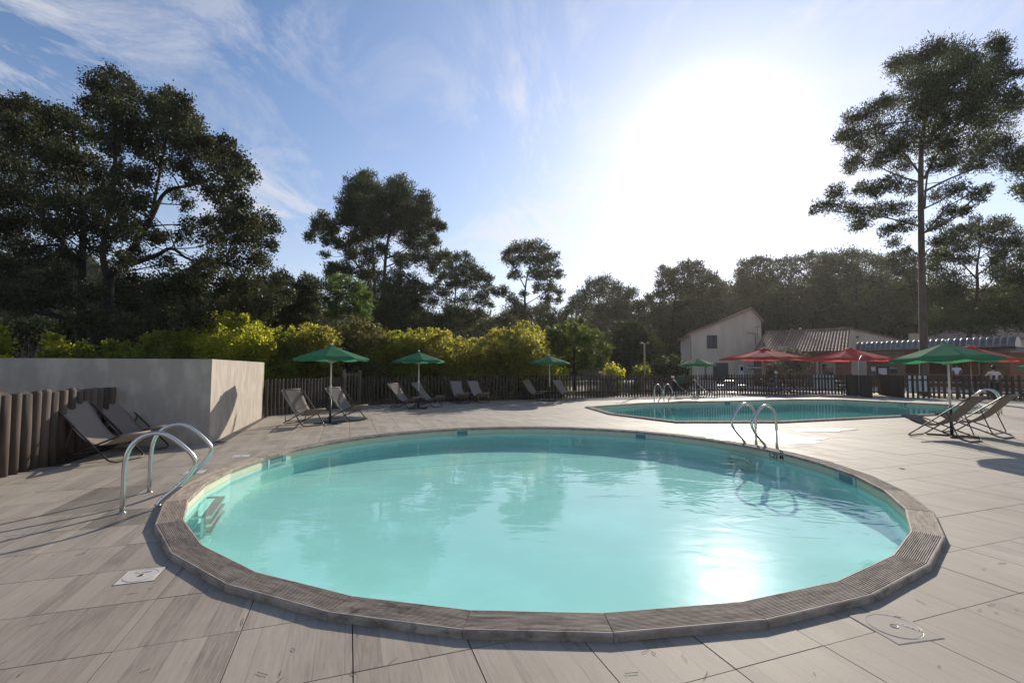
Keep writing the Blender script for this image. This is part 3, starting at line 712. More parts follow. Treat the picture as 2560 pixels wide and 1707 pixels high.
# bar with the barrel roof
b0 = W(2150, 876, 40.0); b1 = W(2545, 868.5, 32.0); be = Vector((b1.x - b0.x, b1.y - b0.y)); BL = be.length; be.normalize(); zb = (b0.z + b1.z) / 2
bar = empty('bar_pavilion', (b0.x, b0.y, 0), 0, 'long timber bar with a ribbed barrel roof behind the large green umbrella', 'building')
bn = Vector((be.y, -be.x))
if bn.y > 0: bn = -bn
seg = MB(); sw = BL / 27; hs = 10
for (a, r) in ((0, .72), (sw - .005, .72)):
    for j in range(hs + 1):
        q = math.pi * j / hs; v = bn * (r * 1.05 * math.cos(q)); seg.v.append((be.x * a + v.x, be.y * a + v.y, r * math.sin(q)))
for j in range(hs): seg.f.append((j, j + 1, j + hs + 2, j + hs + 1))
rib = MB(); rib.tube([(bn.x * .735 * 1.05 * math.cos(math.pi * j / 14), bn.y * .735 * 1.05 * math.cos(math.pi * j / 14), .735 * math.sin(math.pi * j / 14)) for j in range(15)], .045, 6); ribm = rib.mesh('rib', M['roof_rib'], True)
for j in (2, 3, 4, 5, 6):
    q = math.pi * (j + .5) / hs; v = bn * (.735 * 1.05 * math.cos(q)); z = .735 * math.sin(q)
    seg.bar((v.x, v.y, z), (v.x + be.x * sw, v.y + be.y * sw, z), .03, .02)
sgm = seg.mesh('roof_segment', M['slate'])
for i in range(27):
    o = obj('roof_segment', sgm, bar, (be.x * sw * i, be.y * sw * i, zb)); obj('rib', ribm, o, (0, 0, 0))
for a in (-.02, BL + .02):
    pts = [(bn.x * .74 * math.cos(math.pi * j / 12) + be.x * a, bn.y * .74 * math.cos(math.pi * j / 12) + be.y * a, zb + .70 * math.sin(math.pi * j / 12)) for j in range(13)]
    MB().add(pts, [tuple(range(13))]).build('roof_end', M['slate'], bar)
W0 = b0.xy + bn * .45
bf = Face(W0, be, bar); S = lambda px: hit(px, 900, W0, be)[0]
sL, sO, sE = S(2166), S(2262), S(2500)
bf.sz('wall', sL, sO, -.05, zb - .003, 0, .18, M['cladding_grey']); bf.sz('wall', sE, BL, -.05, zb - .003, 0, .18, M['cladding_grey'])
bf.sz('lintel', sO, sE, zb - .85, zb - .003, 0, .18, M['cladding']); bf.sz('counter', sO, sE, -.05, 1.0, 0, .2, M['cladding'])
bf.sz('back_wall', sL, BL, -.05, zb - .003, -2.6, .15, M['cladding']); bf.sz('side_wall', sL, sL + .15, -.05, zb - .003, -.19, 2.4, M['cladding_grey']); bf.sz('side_wall', BL - .15, BL, -.05, zb - .003, -.19, 2.4, M['cladding_grey'])
bf.sz('floor', sL, BL, .0, .08, -.2, 2.3, M['timber'])
bf.sz('worktop', sO - .05, sE + .05, 1.0, 1.06, .12, .45, M['pale_timber'])
for px in (2300, 2378, 2447): bf.sz('post', S(px) - .05, S(px) + .05, 1.062, zb - .853, .03, .1, M['pale_timber'])
bf.sz('beam', sO, sE, zb - .95, zb - .853, .06, .08, M['pale_timber'])
hd = bf.box('sign', 2183, 900, 2216, 905.5, .05, .04, M['sign']); bf.lettering(2200, 902.7, 'BAR SNACK', .13, .065, M['paper'], hd)
bf.box('notice', 2178.5, 916.5, 2188.5, 927.5, .02, .015, M['paper'])
mb_ = bf.box('menu_board', 2193.5, 916, 2221.5, 952, .05, .05, M['sign'])
for a, b in ((2198, 2207.3), (2208.3, 2217.5)): bf.box('menu_sheet', a, 920, b, 950, .062, .01, M['paper'], mb_)
cbd = bf.box('chalk_board', 2226, 916.5, 2243, 932.5, .04, .03, M['sign']); bf.lettering(2234.5, 920, 'MENU', .16, .05, M['paper'], cbd)
ow = empty('side_hut', (W(2524, 900, 31).x, 31.0, 0), 0, 'orange brown boarded hut wall at the right end of the bar', 'hut')
MB().prism([(0, 0), (7, -2.0), (8, 2.5), (.9, 4.2)], -.05, 2.55).build('wall', M['cladding_orange'], ow)
MB().prism([(-.3, -.35), (7.2, -2.4), (8.4, 2.8), (.7, 4.5)], 2.553, 2.68).build('roof', M['slate'], ow)
# house at far right with a hipped roof
hp = W(2424, 846, 52); rr = empty('hip_roof_house', (hp.x, hp.y, 0), 0, 'dark hipped tile roof of a pale house at the right edge behind the bar', 'house')
rz_ = W(2487, 811, 55).z; ez = W(2424, 846, 52).z
MB().add([(-.3, -.3, ez), (16, -3.2, ez), (17, 7.0, ez), (.8, 9.5, ez), (3.4, 3.6, rz_), (14, 1.8, rz_), (-.3, -.3, ez - .15), (16, -3.2, ez - .15), (17, 7.0, ez - .15), (.8, 9.5, ez - .15)],
         [(0, 1, 5, 4), (1, 2, 5), (2, 3, 4, 5), (3, 0, 4), (9, 8, 7, 6), (0, 6, 7, 1), (1, 7, 8, 2), (2, 8, 9, 3), (3, 9, 6, 0)]).build('roof', M['rtile'], rr)
rt = MB()
for i in range(11):
    t = (i + .5) / 11; a = Vector((-.3, -.3, ez)).lerp(Vector((3.4, 3.6, rz_)), t); b = Vector((16, -3.2, ez)).lerp(Vector((14, 1.8, rz_)), t); rt.bar(a + Vector((0, 0, .02)), b + Vector((0, 0, .02)), .5, .07, (0, -.5, 1))
rt.build('tile_courses', M['rtile'], rr)
MB().prism([(.3, .3), (15.4, -2.5), (16.2, 6.4), (1.3, 8.7)], -.05, ez - .153).build('wall', M['wall_house'], rr)
# lamp post
lp = W(1613, 990, 27.0); lamp = empty('lamp_post', (lp.x, lp.y, 0), 0, 'slim wooden lamp post with two small lamp heads beyond the fence', 'lamp post'); zt = W(1613, 858, 27).z
MB().tube([(0, 0, 0), (0, 0, zt)], [.06, .045], 9).build('pole', M['pale_timber'], lamp, True)
for s in (-1, 1):
    MB().tube([(0, 0, zt - .05), (s * .16, -.02, zt + .0)], .012, 5).build('arm', M['frame_grey'], lamp)
    MB().lathe([(.0, .07), (.05, .05), (.085, -.02), (.08, -.04), (.0, -.04)][::-1], 10, (s * .2, -.02, zt + .01)).build('lamp_head', M['frame_grey'], lamp, True)

# terrace furniture seen between the pickets
def picnic(x, y, rz, label):
    r = empty('picnic_table', (x, y, 0), rz, label, 'table', 'timber picnic tables on the terrace')
    for k in range(5): MB().box((0, -.30 + .15 * k, .74), (1.7, .135, .035)).build('board', M['pale_timber'], r)
    for s in (-1, 1):
        MB().box((0, s * .68, .44), (1.7, .26, .035)).build('bench', M['pale_timber'], r)
        MB().bar((s * .6, -.72, 0), (s * .6, -.2, .72), .045, .09, (1, 0, 0)).bar((s * .6, .72, 0), (s * .6, .2, .72), .045, .09, (1, 0, 0)).bar((s * .64, -.75, .39), (s * .64, .75, .39), .04, .08, (1, 0, 0)).build('trestle', M['timber'], r)
picnic(23.3, 25.6, R(-25), 'timber picnic table behind the right fence nearest the entrance'); picnic(25.6, 24.6, R(-28), 'timber picnic table behind the right fence near the cream shirted person')
def cafe_chair(x, y, rz, label):
    r = empty('terrace_chair', (x, y, 0), rz, label, 'chair', 'metal chairs on the restaurant terrace')
    MB().box((0, 0, .45), (.42, .42, .03)).build('seat', M['steel_dull'], r, bevel=.008)
    MB().box((-.21, 0, .74), (.02, .42, .22)).build('backrest', M['steel_dull'], r, bevel=.006)
    for a in (-1, 1):
        MB().tube([(.19, a * .19, 0), (.18, a * .18, .44)], .012, 6).build('leg', M['frame_grey'], r); MB().tube([(-.22, a * .19, 0), (-.19, a * .19, .45), (-.215, a * .19, .85)], .012, 6).build('leg', M['frame_grey'], r)
    return r
def cafe_table(x, y, label):
    r = empty('terrace_table', (x, y, 0), .3, label, 'table', 'square metal tables on the restaurant terrace')
    MB().box((0, 0, .735), (.75, .75, .025)).build('tabletop', M['steel_dull'], r, bevel=.006); MB().tube([(0, 0, .03), (0, 0, .72)], .03, 8).build('column', M['frame_grey'], r); MB().box((0, 0, .015), (.45, .45, .03)).build('foot', M['frame_grey'], r)
for i, (px, Y) in enumerate(((1830, 29.5), (1985, 30.5), (2078, 29.5))):
    q = W(px, 960, Y); cafe_table(q.x, q.y, ('square metal table under the left red parasol', 'square metal table between the two left red parasols', 'square metal table behind the fence beside the left side run')[i])
    for j, (dx, dy, a) in enumerate(((-.7, 0, 0), (.7, .1, 180))):
        cafe_chair(q.x + dx, q.y + dy, R(a), (('left', 'right')[j]) + ' metal chair at the ' + ('table under the left red parasol', 'table between the two left parasols', 'table beside the left side run')[i])

# people
def body_mesh(name, joints, bones, m, lvl=2):
    me = bpy.data.meshes.new(name); me.from_pydata([j[0] for j in joints], bones, []); o = bpy.data.objects.new(name, me); col.objects.link(o)
    sk = o.modifiers.new('skin', 'SKIN'); sk.use_smooth_shade = True; o.modifiers.new('sub', 'SUBSURF').levels = lvl
    for v, j in zip(me.skin_vertices[0].data, joints): v.radius = (j[1], j[2]) if len(j) > 2 else (j[1], j[1])
    me.skin_vertices[0].data[0].use_root = True
    dg = bpy.context.evaluated_depsgraph_get(); r = bpy.data.meshes.new_from_object(o.evaluated_get(dg)); bpy.data.objects.remove(o); r.materials.clear(); r.materials.append(m); r.name = name
    return r
def person(x, y, z, rz, h, label, shirt, arms, cap=False):   # faces local +x
    k = h / 1.75; root = empty('person', (x, y, z), rz, label, 'person')
    J = [((0, 0, .95), .13, .10), ((0, 0, 1.15), .125, .10), ((0, 0, 1.36), .15, .10), ((.0, 0, 1.47), .06), ((.015, 0, 1.56), .055), ((.02, 0, 1.66), .085, .095),
         ((.0, .17, 1.41), .055), ((0, -.17, 1.41), .055)]
    Bn = [(0, 1), (1, 2), (2, 3), (3, 4), (4, 5), (2, 6), (2, 7)]
    for s, base in ((1, 6), (-1, 7)):
        el, wr_, hd_ = arms; i = len(J); J += [((el[0], s * el[1], el[2]), .042), ((wr_[0], s * wr_[1], wr_[2]), .030), ((hd_[0], s * hd_[1], hd_[2]), .035, .02)]; Bn += [(base, i), (i, i + 1), (i + 1, i + 2)]
        i = len(J); J += [((0, s * .095, .86), .085), ((.02, s * .10, .48), .058), ((-.01, s * .10, .10), .04), ((.0, s * .10, .04), .04), ((.13, s * .115, .03), .035, .025)]; Bn += [(0, i), (i, i + 1), (i + 1, i + 2), (i + 2, i + 3), (i + 3, i + 4)]
    sc_ = lambda J_: [((j[0][0] * k, j[0][1] * k, j[0][2] * k),) + tuple(q * k for q in j[1:]) for j in J_]
    obj('body', body_mesh('body', sc_(J), Bn, M['skin']), root)
    el = arms[0]
    SJ = [((0, 0, .93), .165, .13), ((0, 0, 1.15), .155, .125), ((0, 0, 1.36), .175, .125), ((0, 0, 1.45), .085)]; SB = [(0, 1), (1, 2), (2, 3)]
    for s in (1, -1): i = len(SJ); SJ += [((0, s * .175, 1.41), .075), ((el[0] * .55, s * (.175 + (el[1] - .175) * .55), 1.41 + (el[2] - 1.41) * .55), .062)]; SB += [(2, i), (i, i + 1)]
    obj('shirt', body_mesh('shirt', sc_(SJ), SB, shirt), root)
    TJ = [((0, 0, .96), .15, .12)]; TB = []
    for s in (1, -1): i = len(TJ); TJ += [((0, s * .095, .84), .10), ((.02, s * .10, .48), .075), ((-.01, s * .10, .10), .06)]; TB += [(0, i), (i, i + 1), (i + 1, i + 2)]
    obj('trousers', body_mesh('trousers', sc_(TJ), TB, M['trousers']), root)
    hb = MB(); hb.lathe([(.0, -.10), (.075, -.09), (.10, -.02), (.105, .04), (.085, .10), (.04, .125), (.0, .13)], 14, (0, 0, 0))
    o = hb.build('hair', M['hair'], root, True); o.location = (-.018 * k, 0, 1.68 * k); o.scale = (k,) * 3
    fc = MB(); fc.lathe([(.0, -.01), (.012, .0), (.0, .012)], 8, (.118 * k, .032 * k, 1.68 * k)).lathe([(.0, -.01), (.012, .0), (.0, .012)], 8, (.118 * k, -.032 * k, 1.68 * k)); fc.build('eyes', M['hair'], root)
    MB().add([(.108 * k, 0, 1.69 * k), (.135 * k, .014 * k, 1.645 * k), (.135 * k, -.014 * k, 1.645 * k), (.108 * k, 0, 1.635 * k)], [(0, 1, 2), (1, 3, 2)]).build('nose', M['skin'], root)
    return root
p = W(2486, 960, 23.6); person(p.x, p.y, 0, math.atan2(.9, .4), 1.60, 'person in a cream shirt seen from behind with hands on hips by the right fence', M['shirt_cream'], ((-.04, .36, 1.18), (.06, .20, 1.02), (.09, .16, .98)))
p = W(2392, 930, 33.2); person(p.x, p.y, .10, math.atan2(-.6, -.6), 1.74, 'person in a white shirt standing at the bar under the big green umbrella', M['shirt_white'], ((.02, .27, 1.16), (.24, .22, 1.08), (.32, .18, 1.08)))
# ------------------------------------------------------------------ vegetation
def leaf_mesh(name, centers, radii, n_each, L, kind, m, flat=.92, sub=14, seed=0, grow=None):
    g = np.random.default_rng(seed); V = []; 
    for (c, r, n) in zip(centers, radii, n_each):
        r = r * (grow or (1.30 if kind == 'pine' else 1.20)); ns = max(4, int(sub * 1.6)); u = g.normal(size=(ns, 3)); u /= np.linalg.norm(u, axis=1)[:, None]
        sp = u * (r * .92 * g.random((ns, 1)) ** .45); sp[:, 2] *= flat
        per = max(3, int(n / ns)); idx = np.repeat(np.arange(ns), per)
        ss = r * g.uniform(.26, .46, ns)
        off = g.normal(size=(len(idx), 3)) * ss[idx][:, None] * .62
        if kind == 'pine': off[:, 2] *= .75
        P = np.array(c) + sp[idx] + off
        if kind == 'pine':
            d = off / (np.linalg.norm(off, axis=1)[:, None] + 1e-6) * .8 + g.normal(size=P.shape) * .6 + np.array([0, 0, .55])
        else:
            d = g.normal(size=P.shape) + np.array([0, 0, -.15])
        d /= np.linalg.norm(d, axis=1)[:, None]
        s = np.cross(d, g.normal(size=P.shape)); s /= np.linalg.norm(s, axis=1)[:, None]
        ln = L * g.uniform(.6, 1.3, (len(P), 1))
        if kind == 'pine': w = ln * .17; V.append(np.stack([P - s * w, P + s * w, P + d * ln], 1))
        else: w = ln * .34; V.append(np.stack([P, P + d * ln * .45 + s * w, P + d * ln, P + d * ln * .45 - s * w], 1))
    V = np.concatenate(V).astype(np.float32); nq = len(V)
    me = bpy.data.meshes.new(name); k = V.shape[1]; me.vertices.add(nq * k); me.vertices.foreach_set('co', V.reshape(-1))
    me.loops.add(nq * k); me.loops.foreach_set('vertex_index', np.arange(nq * k, dtype=np.int32))
    me.polygons.add(nq); me.polygons.foreach_set('loop_start', np.arange(0, nq * k, k, dtype=np.int32))
    me.update(calc_edges=True); me.materials.append(m)
    global QUADS; QUADS += nq
    return me
QUADS = 0
SEED = [100]
def tree(name, label, cat, group, Y, trunks, blobs, kind, m, bark, leaf=6.0, cov=2.2, D=None, fill=None, branches=True, crown='crown', trunk='trunk', sub=14, base=None, flat=.92, grow=None):
    """trunks: [([(px,py)...], r0, r1)], blobs: [(px,py,pr)] measured in the photo; the crown gets the same depth as its width."""
    SEED[0] += 1; g = random.Random(SEED[0])
    blobs = list(blobs)
    if fill:                                              # foliage down to the ground
        for (x, y, r) in list(blobs):
            if r < 10.5: continue
            yy = y + r * 1.1
            while yy < fill: blobs.append((x + g.uniform(-.3, .3) * r, yy, r * g.uniform(.85, 1.05))); yy += r * 1.1
    xs = [b[0] for b in blobs]; xc = (min(xs) + max(xs)) / 2; hw = max(20, (max(xs) - min(xs)) / 2 + 20)
    if D is None: D = hw * Y / F * .75
    bx = base if base is not None else (trunks[0][0][0][0] if trunks else xc)
    b0 = W(bx, 921 + F * H / Y, Y); root = empty(name, (b0.x, b0.y, 0), 0, label, cat, group)
    C, Rr, Nn = [], [], []
    for (x, y, r) in blobs:
        lim = D * math.sqrt(max(.05, 1 - ((x - xc) / hw) ** 2)); dy = g.uniform(-lim, lim)
        c = W(x, y, Y + dy); rw = r * (Y + dy) / F
        C.append(c - root.location); Rr.append(rw); Nn.append(cov * (4.6 if kind == 'pine' else 2.0) * .25 * r * r * (6.0 / leaf) ** 2 * 1.0 + 20)
    me = leaf_mesh(crown, [tuple(c) for c in C], Rr, Nn, leaf * Y / F, kind, m, sub=sub, seed=SEED[0], flat=flat, grow=grow)
    obj(crown, me, root)
    tb = MB(); nodes = []
    for path, r0, r1 in trunks:
        pts = []
        for i, (x, y) in enumerate(path):
            q = W(x, y, Y + (g.uniform(-.1, .1) * D if 0 < i else 0)) - root.location
            pts.append(q)
        if pts[0].z < .4: pts[0].z = -.1
        sp = smooth_path(pts, 4); n = len(sp)
        rad = [(r0 + (r1 - r0) * (i / (n - 1)) ** .8) * .82 for i in range(n)]
        if pts[0].z < .4: rad[0] *= 1.35; rad[1] *= 1.08
        tb.tube(sp, rad, 9); nodes += [(p, q) for p, q in zip(sp, rad)]
    if not nodes:
        for k in range(5):
            a = g.uniform(0, 6.28); c = g.choice(C); e = Vector((c.x * .7, c.y * .7, max(.5, c.z)))
            tb.tube(smooth_path([(0, 0, -.05), (e.x * .3, e.y * .3, e.z * .5), tuple(e)], 3), [.05] * 4 + [.03, .02, .012], 5)
    elif branches:
        for c, r in zip(C, Rr):
            best = None
            for p, q in nodes:
                dz = c.z - p.z; dh = math.hypot(c.x - p.x, c.y - p.y)
                if p.z < .8: continue
                cost = (c - p).length + max(0, dh * .25 - dz) * 1.2
                if best is None or cost < best[0]: best = (cost, p, q)
            if best is None: continue
            _, p, q = best; L = (c - p).length
            if L < .25: continue
            mid = p.lerp(c, .5) + Vector((g.uniform(-.08, .08) * L, g.uniform(-.08, .08) * L, g.uniform(-.10, .02) * L))
            r0 = min(q * .55, .018 + .017 * L); sp = smooth_path([p, mid, c], 3)
            tb.tube(sp, [r0 + (r0 * .25 - r0) * i / (len(sp) - 1) for i in range(len(sp))], 5, cap=False)
            for _ in range(3):
                e = c + Vector((g.uniform(-1, 1), g.uniform(-1, 1), g.uniform(-.4, .7))) * r * .8
                s_ = mid.lerp(c, g.uniform(.2, 1)); tb.tube([s_, s_.lerp(e, .5) + Vector((0, 0, -.05 * r)), e], [r0 * .35, r0 * .25, r0 * .12], 4, cap=False)
    tb.build(trunk, bark, root, True)
    return root
def cr(ox, oy, s, L): return [(ox + a / s, oy + b / s, c / s) for a, b, c in L]
def cp_(ox, oy, s, L): return [(ox + a / s, oy + b / s) for a, b in L]
c5 = lambda L: cr(0, 140, 2.119, L); t5 = lambda L: cp_(0, 140, 2.119, L)
c6 = lambda L: cr(680, 380, 2.704, L); t6 = lambda L: cp_(680, 380, 2.704, L)
c7 = lambda L: cr(1380, 560, 3.267, L); t7 = lambda L: cp_(1380, 560, 3.267, L)
c8 = lambda L: cr(1960, 40, 1.823, L); t8 = lambda L: cp_(1960, 40, 1.823, L)
c3 = lambda L: cr(1160, 780, 3.675, L); t3 = lambda L: cp_(1160, 780, 3.675, L)

# tall oaks on the left
GO = 'dark oaks on the left'
tree('oak_tree', 'largest dark oak on the left with a forked trunk reaching above the hedge', 'tree', GO, 22.0,
     [(t5([(500, 1700), (520, 1500), (560, 1350), (575, 1150)]), .42, .28), (t5([(572, 1180), (545, 1020), (600, 700), (612, 380), (590, 180)]), .20, .05), (t5([(575, 1160), (680, 1050), (800, 860), (880, 720), (1030, 680), (1180, 620)]), .22, .04),
      (t5([(800, 860), (850, 600), (900, 350)]), .12, .03), (t5([(640, 1120), (820, 1060), (910, 1020), (1010, 1080), (1200, 1100)]), .16, .04)],
     c5([(590, 110, 50), (520, 150, 60), (650, 140, 60), (700, 190, 45), (560, 230, 80), (660, 240, 70), (480, 270, 60), (600, 320, 90), (700, 330, 60), (890, 200, 38), (820, 240, 55), (900, 250, 60), (970, 250, 48), (860, 320, 80), (960, 340, 80), (1040, 350, 50), (780, 350, 40), (830, 430, 80), (940, 440, 85), (1040, 440, 70), (1090, 440, 45), (1190, 455, 42), (1130, 500, 60), (1210, 520, 50), (1260, 560, 55), (1310, 610, 55), (1340, 640, 32), (1180, 600, 80), (1060, 560, 75), (950, 560, 60), (850, 560, 60), (740, 480, 70), (640, 440, 70), (560, 420, 60), (1240, 690, 65), (1130, 700, 70), (1030, 660, 50), (780, 650, 60), (680, 640, 70), (580, 620, 60), (1280, 780, 45), (1190, 790, 55), (640, 770, 80), (740, 780, 60), (560, 810, 70), (1200, 870, 70), (1300, 870, 70), (1400, 870, 55), (1450, 915, 42), (1100, 880, 50), (980, 950, 50), (1350, 950, 75), (1240, 960, 75), (1130, 980, 65), (1420, 1000, 45), (1390, 1080, 55), (1290, 1080, 75), (1170, 1090, 75), (1060, 1120, 65), (960, 1150, 60), (700, 910, 70), (600, 940, 60), (740, 1040, 55), (930, 725, 42), (1000, 790, 42), (820, 970, 42), (1010, 890, 40), (520, 650, 55), (520, 770, 55), (500, 900, 55), (560, 720, 45), (590, 490, 55), (560, 1010, 45), (480, 1010, 55), (860, 1100, 55), (860, 960, 45), (780, 900, 45), (640, 1080, 50), (620, 1240, 70), (640, 1360, 80), (560, 1420, 70), (700, 1450, 80), (830, 1450, 80), (980, 1450, 80), (1130, 1450, 80), (480, 1250, 60), (470, 1400, 70), (720, 1220, 80), (820, 1240, 80), (940, 1260, 80), (1060, 1240, 80), (1190, 1220, 70), (1300, 1200, 70), (1400, 1200, 60), (1480, 1190, 45), (1500, 1270, 50), (1420, 1320, 70), (1300, 1330, 80), (1160, 1350, 80), (1020, 1360, 80), (880, 1360, 80), (760, 1350, 80)]),
     'leaf', M['oak'], M['bark_dark'], leaf=6.2, cov=2.7, D=3.6)
tree('oak_tree', 'dark oak at the left edge with a straight trunk beside the forked oak', 'tree', GO, 24.0,
     [(t5([(428, 1700), (430, 1500), (435, 1100), (440, 860), (420, 600), (380, 400)]), .34, .06), (t5([(435, 1150), (300, 950), (150, 750), (60, 500)]), .16, .04), (t5([(300, 1000), (140, 1000), (20, 900)]), .10, .03)],
     c5([(0, 240, 60), (30, 300, 60), (140, 250, 48), (90, 295, 45), (200, 290, 48), (250, 305, 55), (330, 325, 55), (400, 345, 55), (100, 370, 70), (200, 400, 80), (320, 420, 80), (430, 430, 70), (40, 430, 80), (500, 410, 45), (130, 500, 90), (260, 530, 90), (380, 540, 70), (20, 580, 90), (150, 640, 90), (300, 650, 90), (420, 640, 60), (500, 560, 50), (60, 740, 90), (200, 770, 90), (340, 780, 80), (440, 750, 60), (20, 880, 90), (150, 900, 80), (280, 920, 80), (380, 900, 60), (480, 860, 55), (60, 1000, 70), (180, 1040, 80), (300, 1030, 70), (380, 1060, 50), (40, 1140, 90), (170, 1180, 90), (300, 1170, 80), (60, 1280, 90), (200, 1300, 90), (330, 1290, 70), (-90, 300, 90), (-100, 480, 110), (-110, 680, 110), (-100, 880, 110), (-90, 1080, 100), (-80, 1260, 90)]),
     'leaf', M['oak'], M['bark_dark'], leaf=6.2, cov=2.6, D=3.8)
for i, (x, y, r, Y, lb) in enumerate(((30, 850, 75, 30, 'dark undergrowth bush at the left edge behind the concrete wall'), (180, 840, 70, 33, 'dark undergrowth bush between the two oak trunks'), (330, 830, 80, 30, 'dark undergrowth bush right of the forked oak trunk'), (470, 800, 75, 29, 'dark undergrowth bush behind the large yellow green shrub'), (600, 790, 80, 30, 'dark undergrowth bush under the right side of the big oak'), (700, 800, 70, 31, 'dark undergrowth bush behind the young dark pine'))):
    tree('undergrowth_bush', lb, 'bush', 'dark bushes under the oaks', Y, [], [(x - r * .5, y, r * .7), (x + r * .4, y - r * .2, r * .7), (x, y + r * .2, r * .8)], 'leaf', M['bush_dark'], M['bark_dark'], leaf=7, cov=2.6, fill=930, sub=12, crown='foliage', trunk='stems')
tree('oak_tree', 'smaller grey green oak crown at the right foot of the big oak', 'tree', GO, 34.0, [(c and [(705, 960), (700, 800), (690, 720)], .18, .05)] if (c := True) else [], c6([(60, 860, 60), (100, 860, 32), (30, 900, 60), (60, 960, 70), (90, 1040, 60), (10, 1040, 70), (40, 1120, 80), (100, 1130, 60)]), 'leaf', M['oak'], M['bark_dark'], leaf=5.5, cov=2.5)

# pines in the middle
GP = 'pines behind the hedge and the buildings'
tree('pine_tree', 'tall broad pine with two stems left of centre', 'tree', GP, 46.0,
     [(t6([(750, 1420), (752, 1150), (765, 750), (800, 500), (830, 300)]), .36, .06), (t6([(700, 1420), (698, 1100), (688, 750), (665, 450), (630, 220)]), .28, .05), (t6([(700, 960), (560, 740), (420, 590), (330, 500)]), .12, .04), (t6([(770, 720), (900, 660), (1050, 520)]), .12, .03), (t6([(765, 780), (930, 720), (1120, 730)]), .10, .03)],
     c6([(625, 185, 60), (560, 245, 65), (660, 260, 85), (540, 330, 65), (610, 360, 85), (490, 420, 65), (570, 460, 85), (690, 420, 85), (840, 225, 60), (890, 290, 75), (800, 320, 75), (930, 380, 80), (840, 420, 85), (1030, 320, 48), (1060, 390, 48), (1010, 440, 60), (760, 510, 70), (880, 520, 80), (990, 540, 70), (1100, 500, 50), (1140, 510, 32), (1100, 590, 45), (1030, 640, 50), (930, 620, 55), (640, 550, 70), (560, 590, 50), (335, 455, 45), (300, 520, 50), (260, 575, 35), (390, 500, 45), (420, 570, 42), (360, 600, 35), (470, 640, 45), (355, 695, 25), (540, 690, 50), (640, 700, 55), (740, 660, 45), (870, 730, 50), (970, 710, 55), (1080, 730, 50), (1150, 725, 50), (1180, 695, 25), (1080, 790, 40), (420, 780, 45), (390, 830, 40), (500, 800, 50), (620, 830, 60), (850, 850, 50), (940, 900, 70), (860, 960, 70), (960, 1000, 75), (800, 1010, 85), (680, 960, 70), (900, 1080, 80), (1000, 1090, 45), (750, 1110, 80), (640, 1080, 60), (700, 1200, 80), (830, 1200, 80), (940, 1190, 80), (600, 1180, 60), (1010, 1200, 60), (780, 900, 60), (700, 820, 50)]),
     'pine', M['pine'], M['bark'], leaf=7.5, cov=4.2, D=3.4)
tree('pine_tree', 'medium pine with an open crown right of the two stemmed pine', 'tree', GP, 54.0, [(t6([(1232, 1450), (1235, 1200), (1240, 950), (1275, 720)]), .26, .04), (t6([(1240, 1000), (1360, 920), (1440, 880)]), .08, .02)],
     c6([(1310, 690, 25), (1240, 715, 40), (1320, 750, 48), (1375, 795, 50), (1200, 790, 42), (1290, 830, 60), (1420, 850, 48), (1462, 850, 28), (1150, 850, 42), (1230, 890, 55), (1350, 900, 50), (1450, 930, 42), (1110, 930, 45), (1050, 940, 40), (1010, 930, 28), (1180, 970, 40), (1290, 1000, 45), (1400, 1000, 50), (1460, 1030, 32), (1080, 1010, 38), (1200, 1060, 50), (1300, 1090, 60), (1400, 1090, 40), (1180, 1130, 60), (1250, 1170, 70), (1350, 1150, 50), (1120, 1170, 60), (1060, 1130, 60)]), 'pine', M['pine'], M['bark'], leaf=6.5, cov=3.0, D=3)
tree('pine_tree', 'slender umbrella shaped pine near the middle with a bare lower trunk', 'tree', GP, 52.0, [(t6([(1716, 1450), (1715, 1150), (1710, 950), (1735, 800), (1770, 690)]), .24, .04), (t6([(1712, 920), (1660, 820), (1610, 740)]), .09, .03), (t6([(1715, 1010), (1600, 970), (1530, 950)]), .06, .02), (t6([(1715, 1030), (1830, 960), (1900, 900)]), .07, .02)],
     c6([(1640, 655, 42), (1590, 690, 32), (1720, 655, 45), (1790, 635, 42), (1850, 675, 40), (1700, 720, 50), (1790, 735, 55), (1880, 745, 48), (1925, 700, 22), (1640, 745, 38), (1590, 730, 28), (1860, 830, 55), (1940, 830, 35), (1780, 840, 45), (1650, 830, 32), (1610, 840, 22), (1880, 910, 42), (1935, 950, 30), (1800, 920, 36), (1860, 990, 36), (1560, 945, 38), (1510, 945, 30), (1620, 990, 32), (1700, 960, 25), (1930, 1000, 25)]), 'pine', M['pine'], M['bark'], leaf=6.5, cov=3.2, D=2.6)
tree('pine_tree', 'low rounded pine below the slender umbrella shaped pine', 'tree', GP, 62.0, [(t6([(1700, 1450), (1700, 1100)]), .2, .05)], c6([(1640, 1060, 55), (1800, 1080, 55), (1600, 1110, 48), (1700, 1090, 60), (1560, 1150, 60), (1850, 1060, 36), (1480, 1170, 45), (1400, 1180, 40), (1880, 1120, 60), (1980, 1120, 50), (1690, 1180, 70), (1800, 1180, 70)]), 'pine', M['pine_far'], M['bark'], leaf=6, cov=2.7)
tree('young_pine', 'dark young pine with upright candles left of the bright green pine', 'tree', None, 29.0, [([(768, 1000), (766, 850), (768, 730)], .10, .03)], c6([(180, 900, 45), (240, 880, 50), (300, 900, 45), (150, 980, 60), (230, 970, 70), (310, 980, 50), (180, 1070, 70), (280, 1080, 60), (150, 1150, 70), (250, 1150, 70)]), 'pine', M['bush_dark'], M['bark_dark'], leaf=8, cov=3.0)
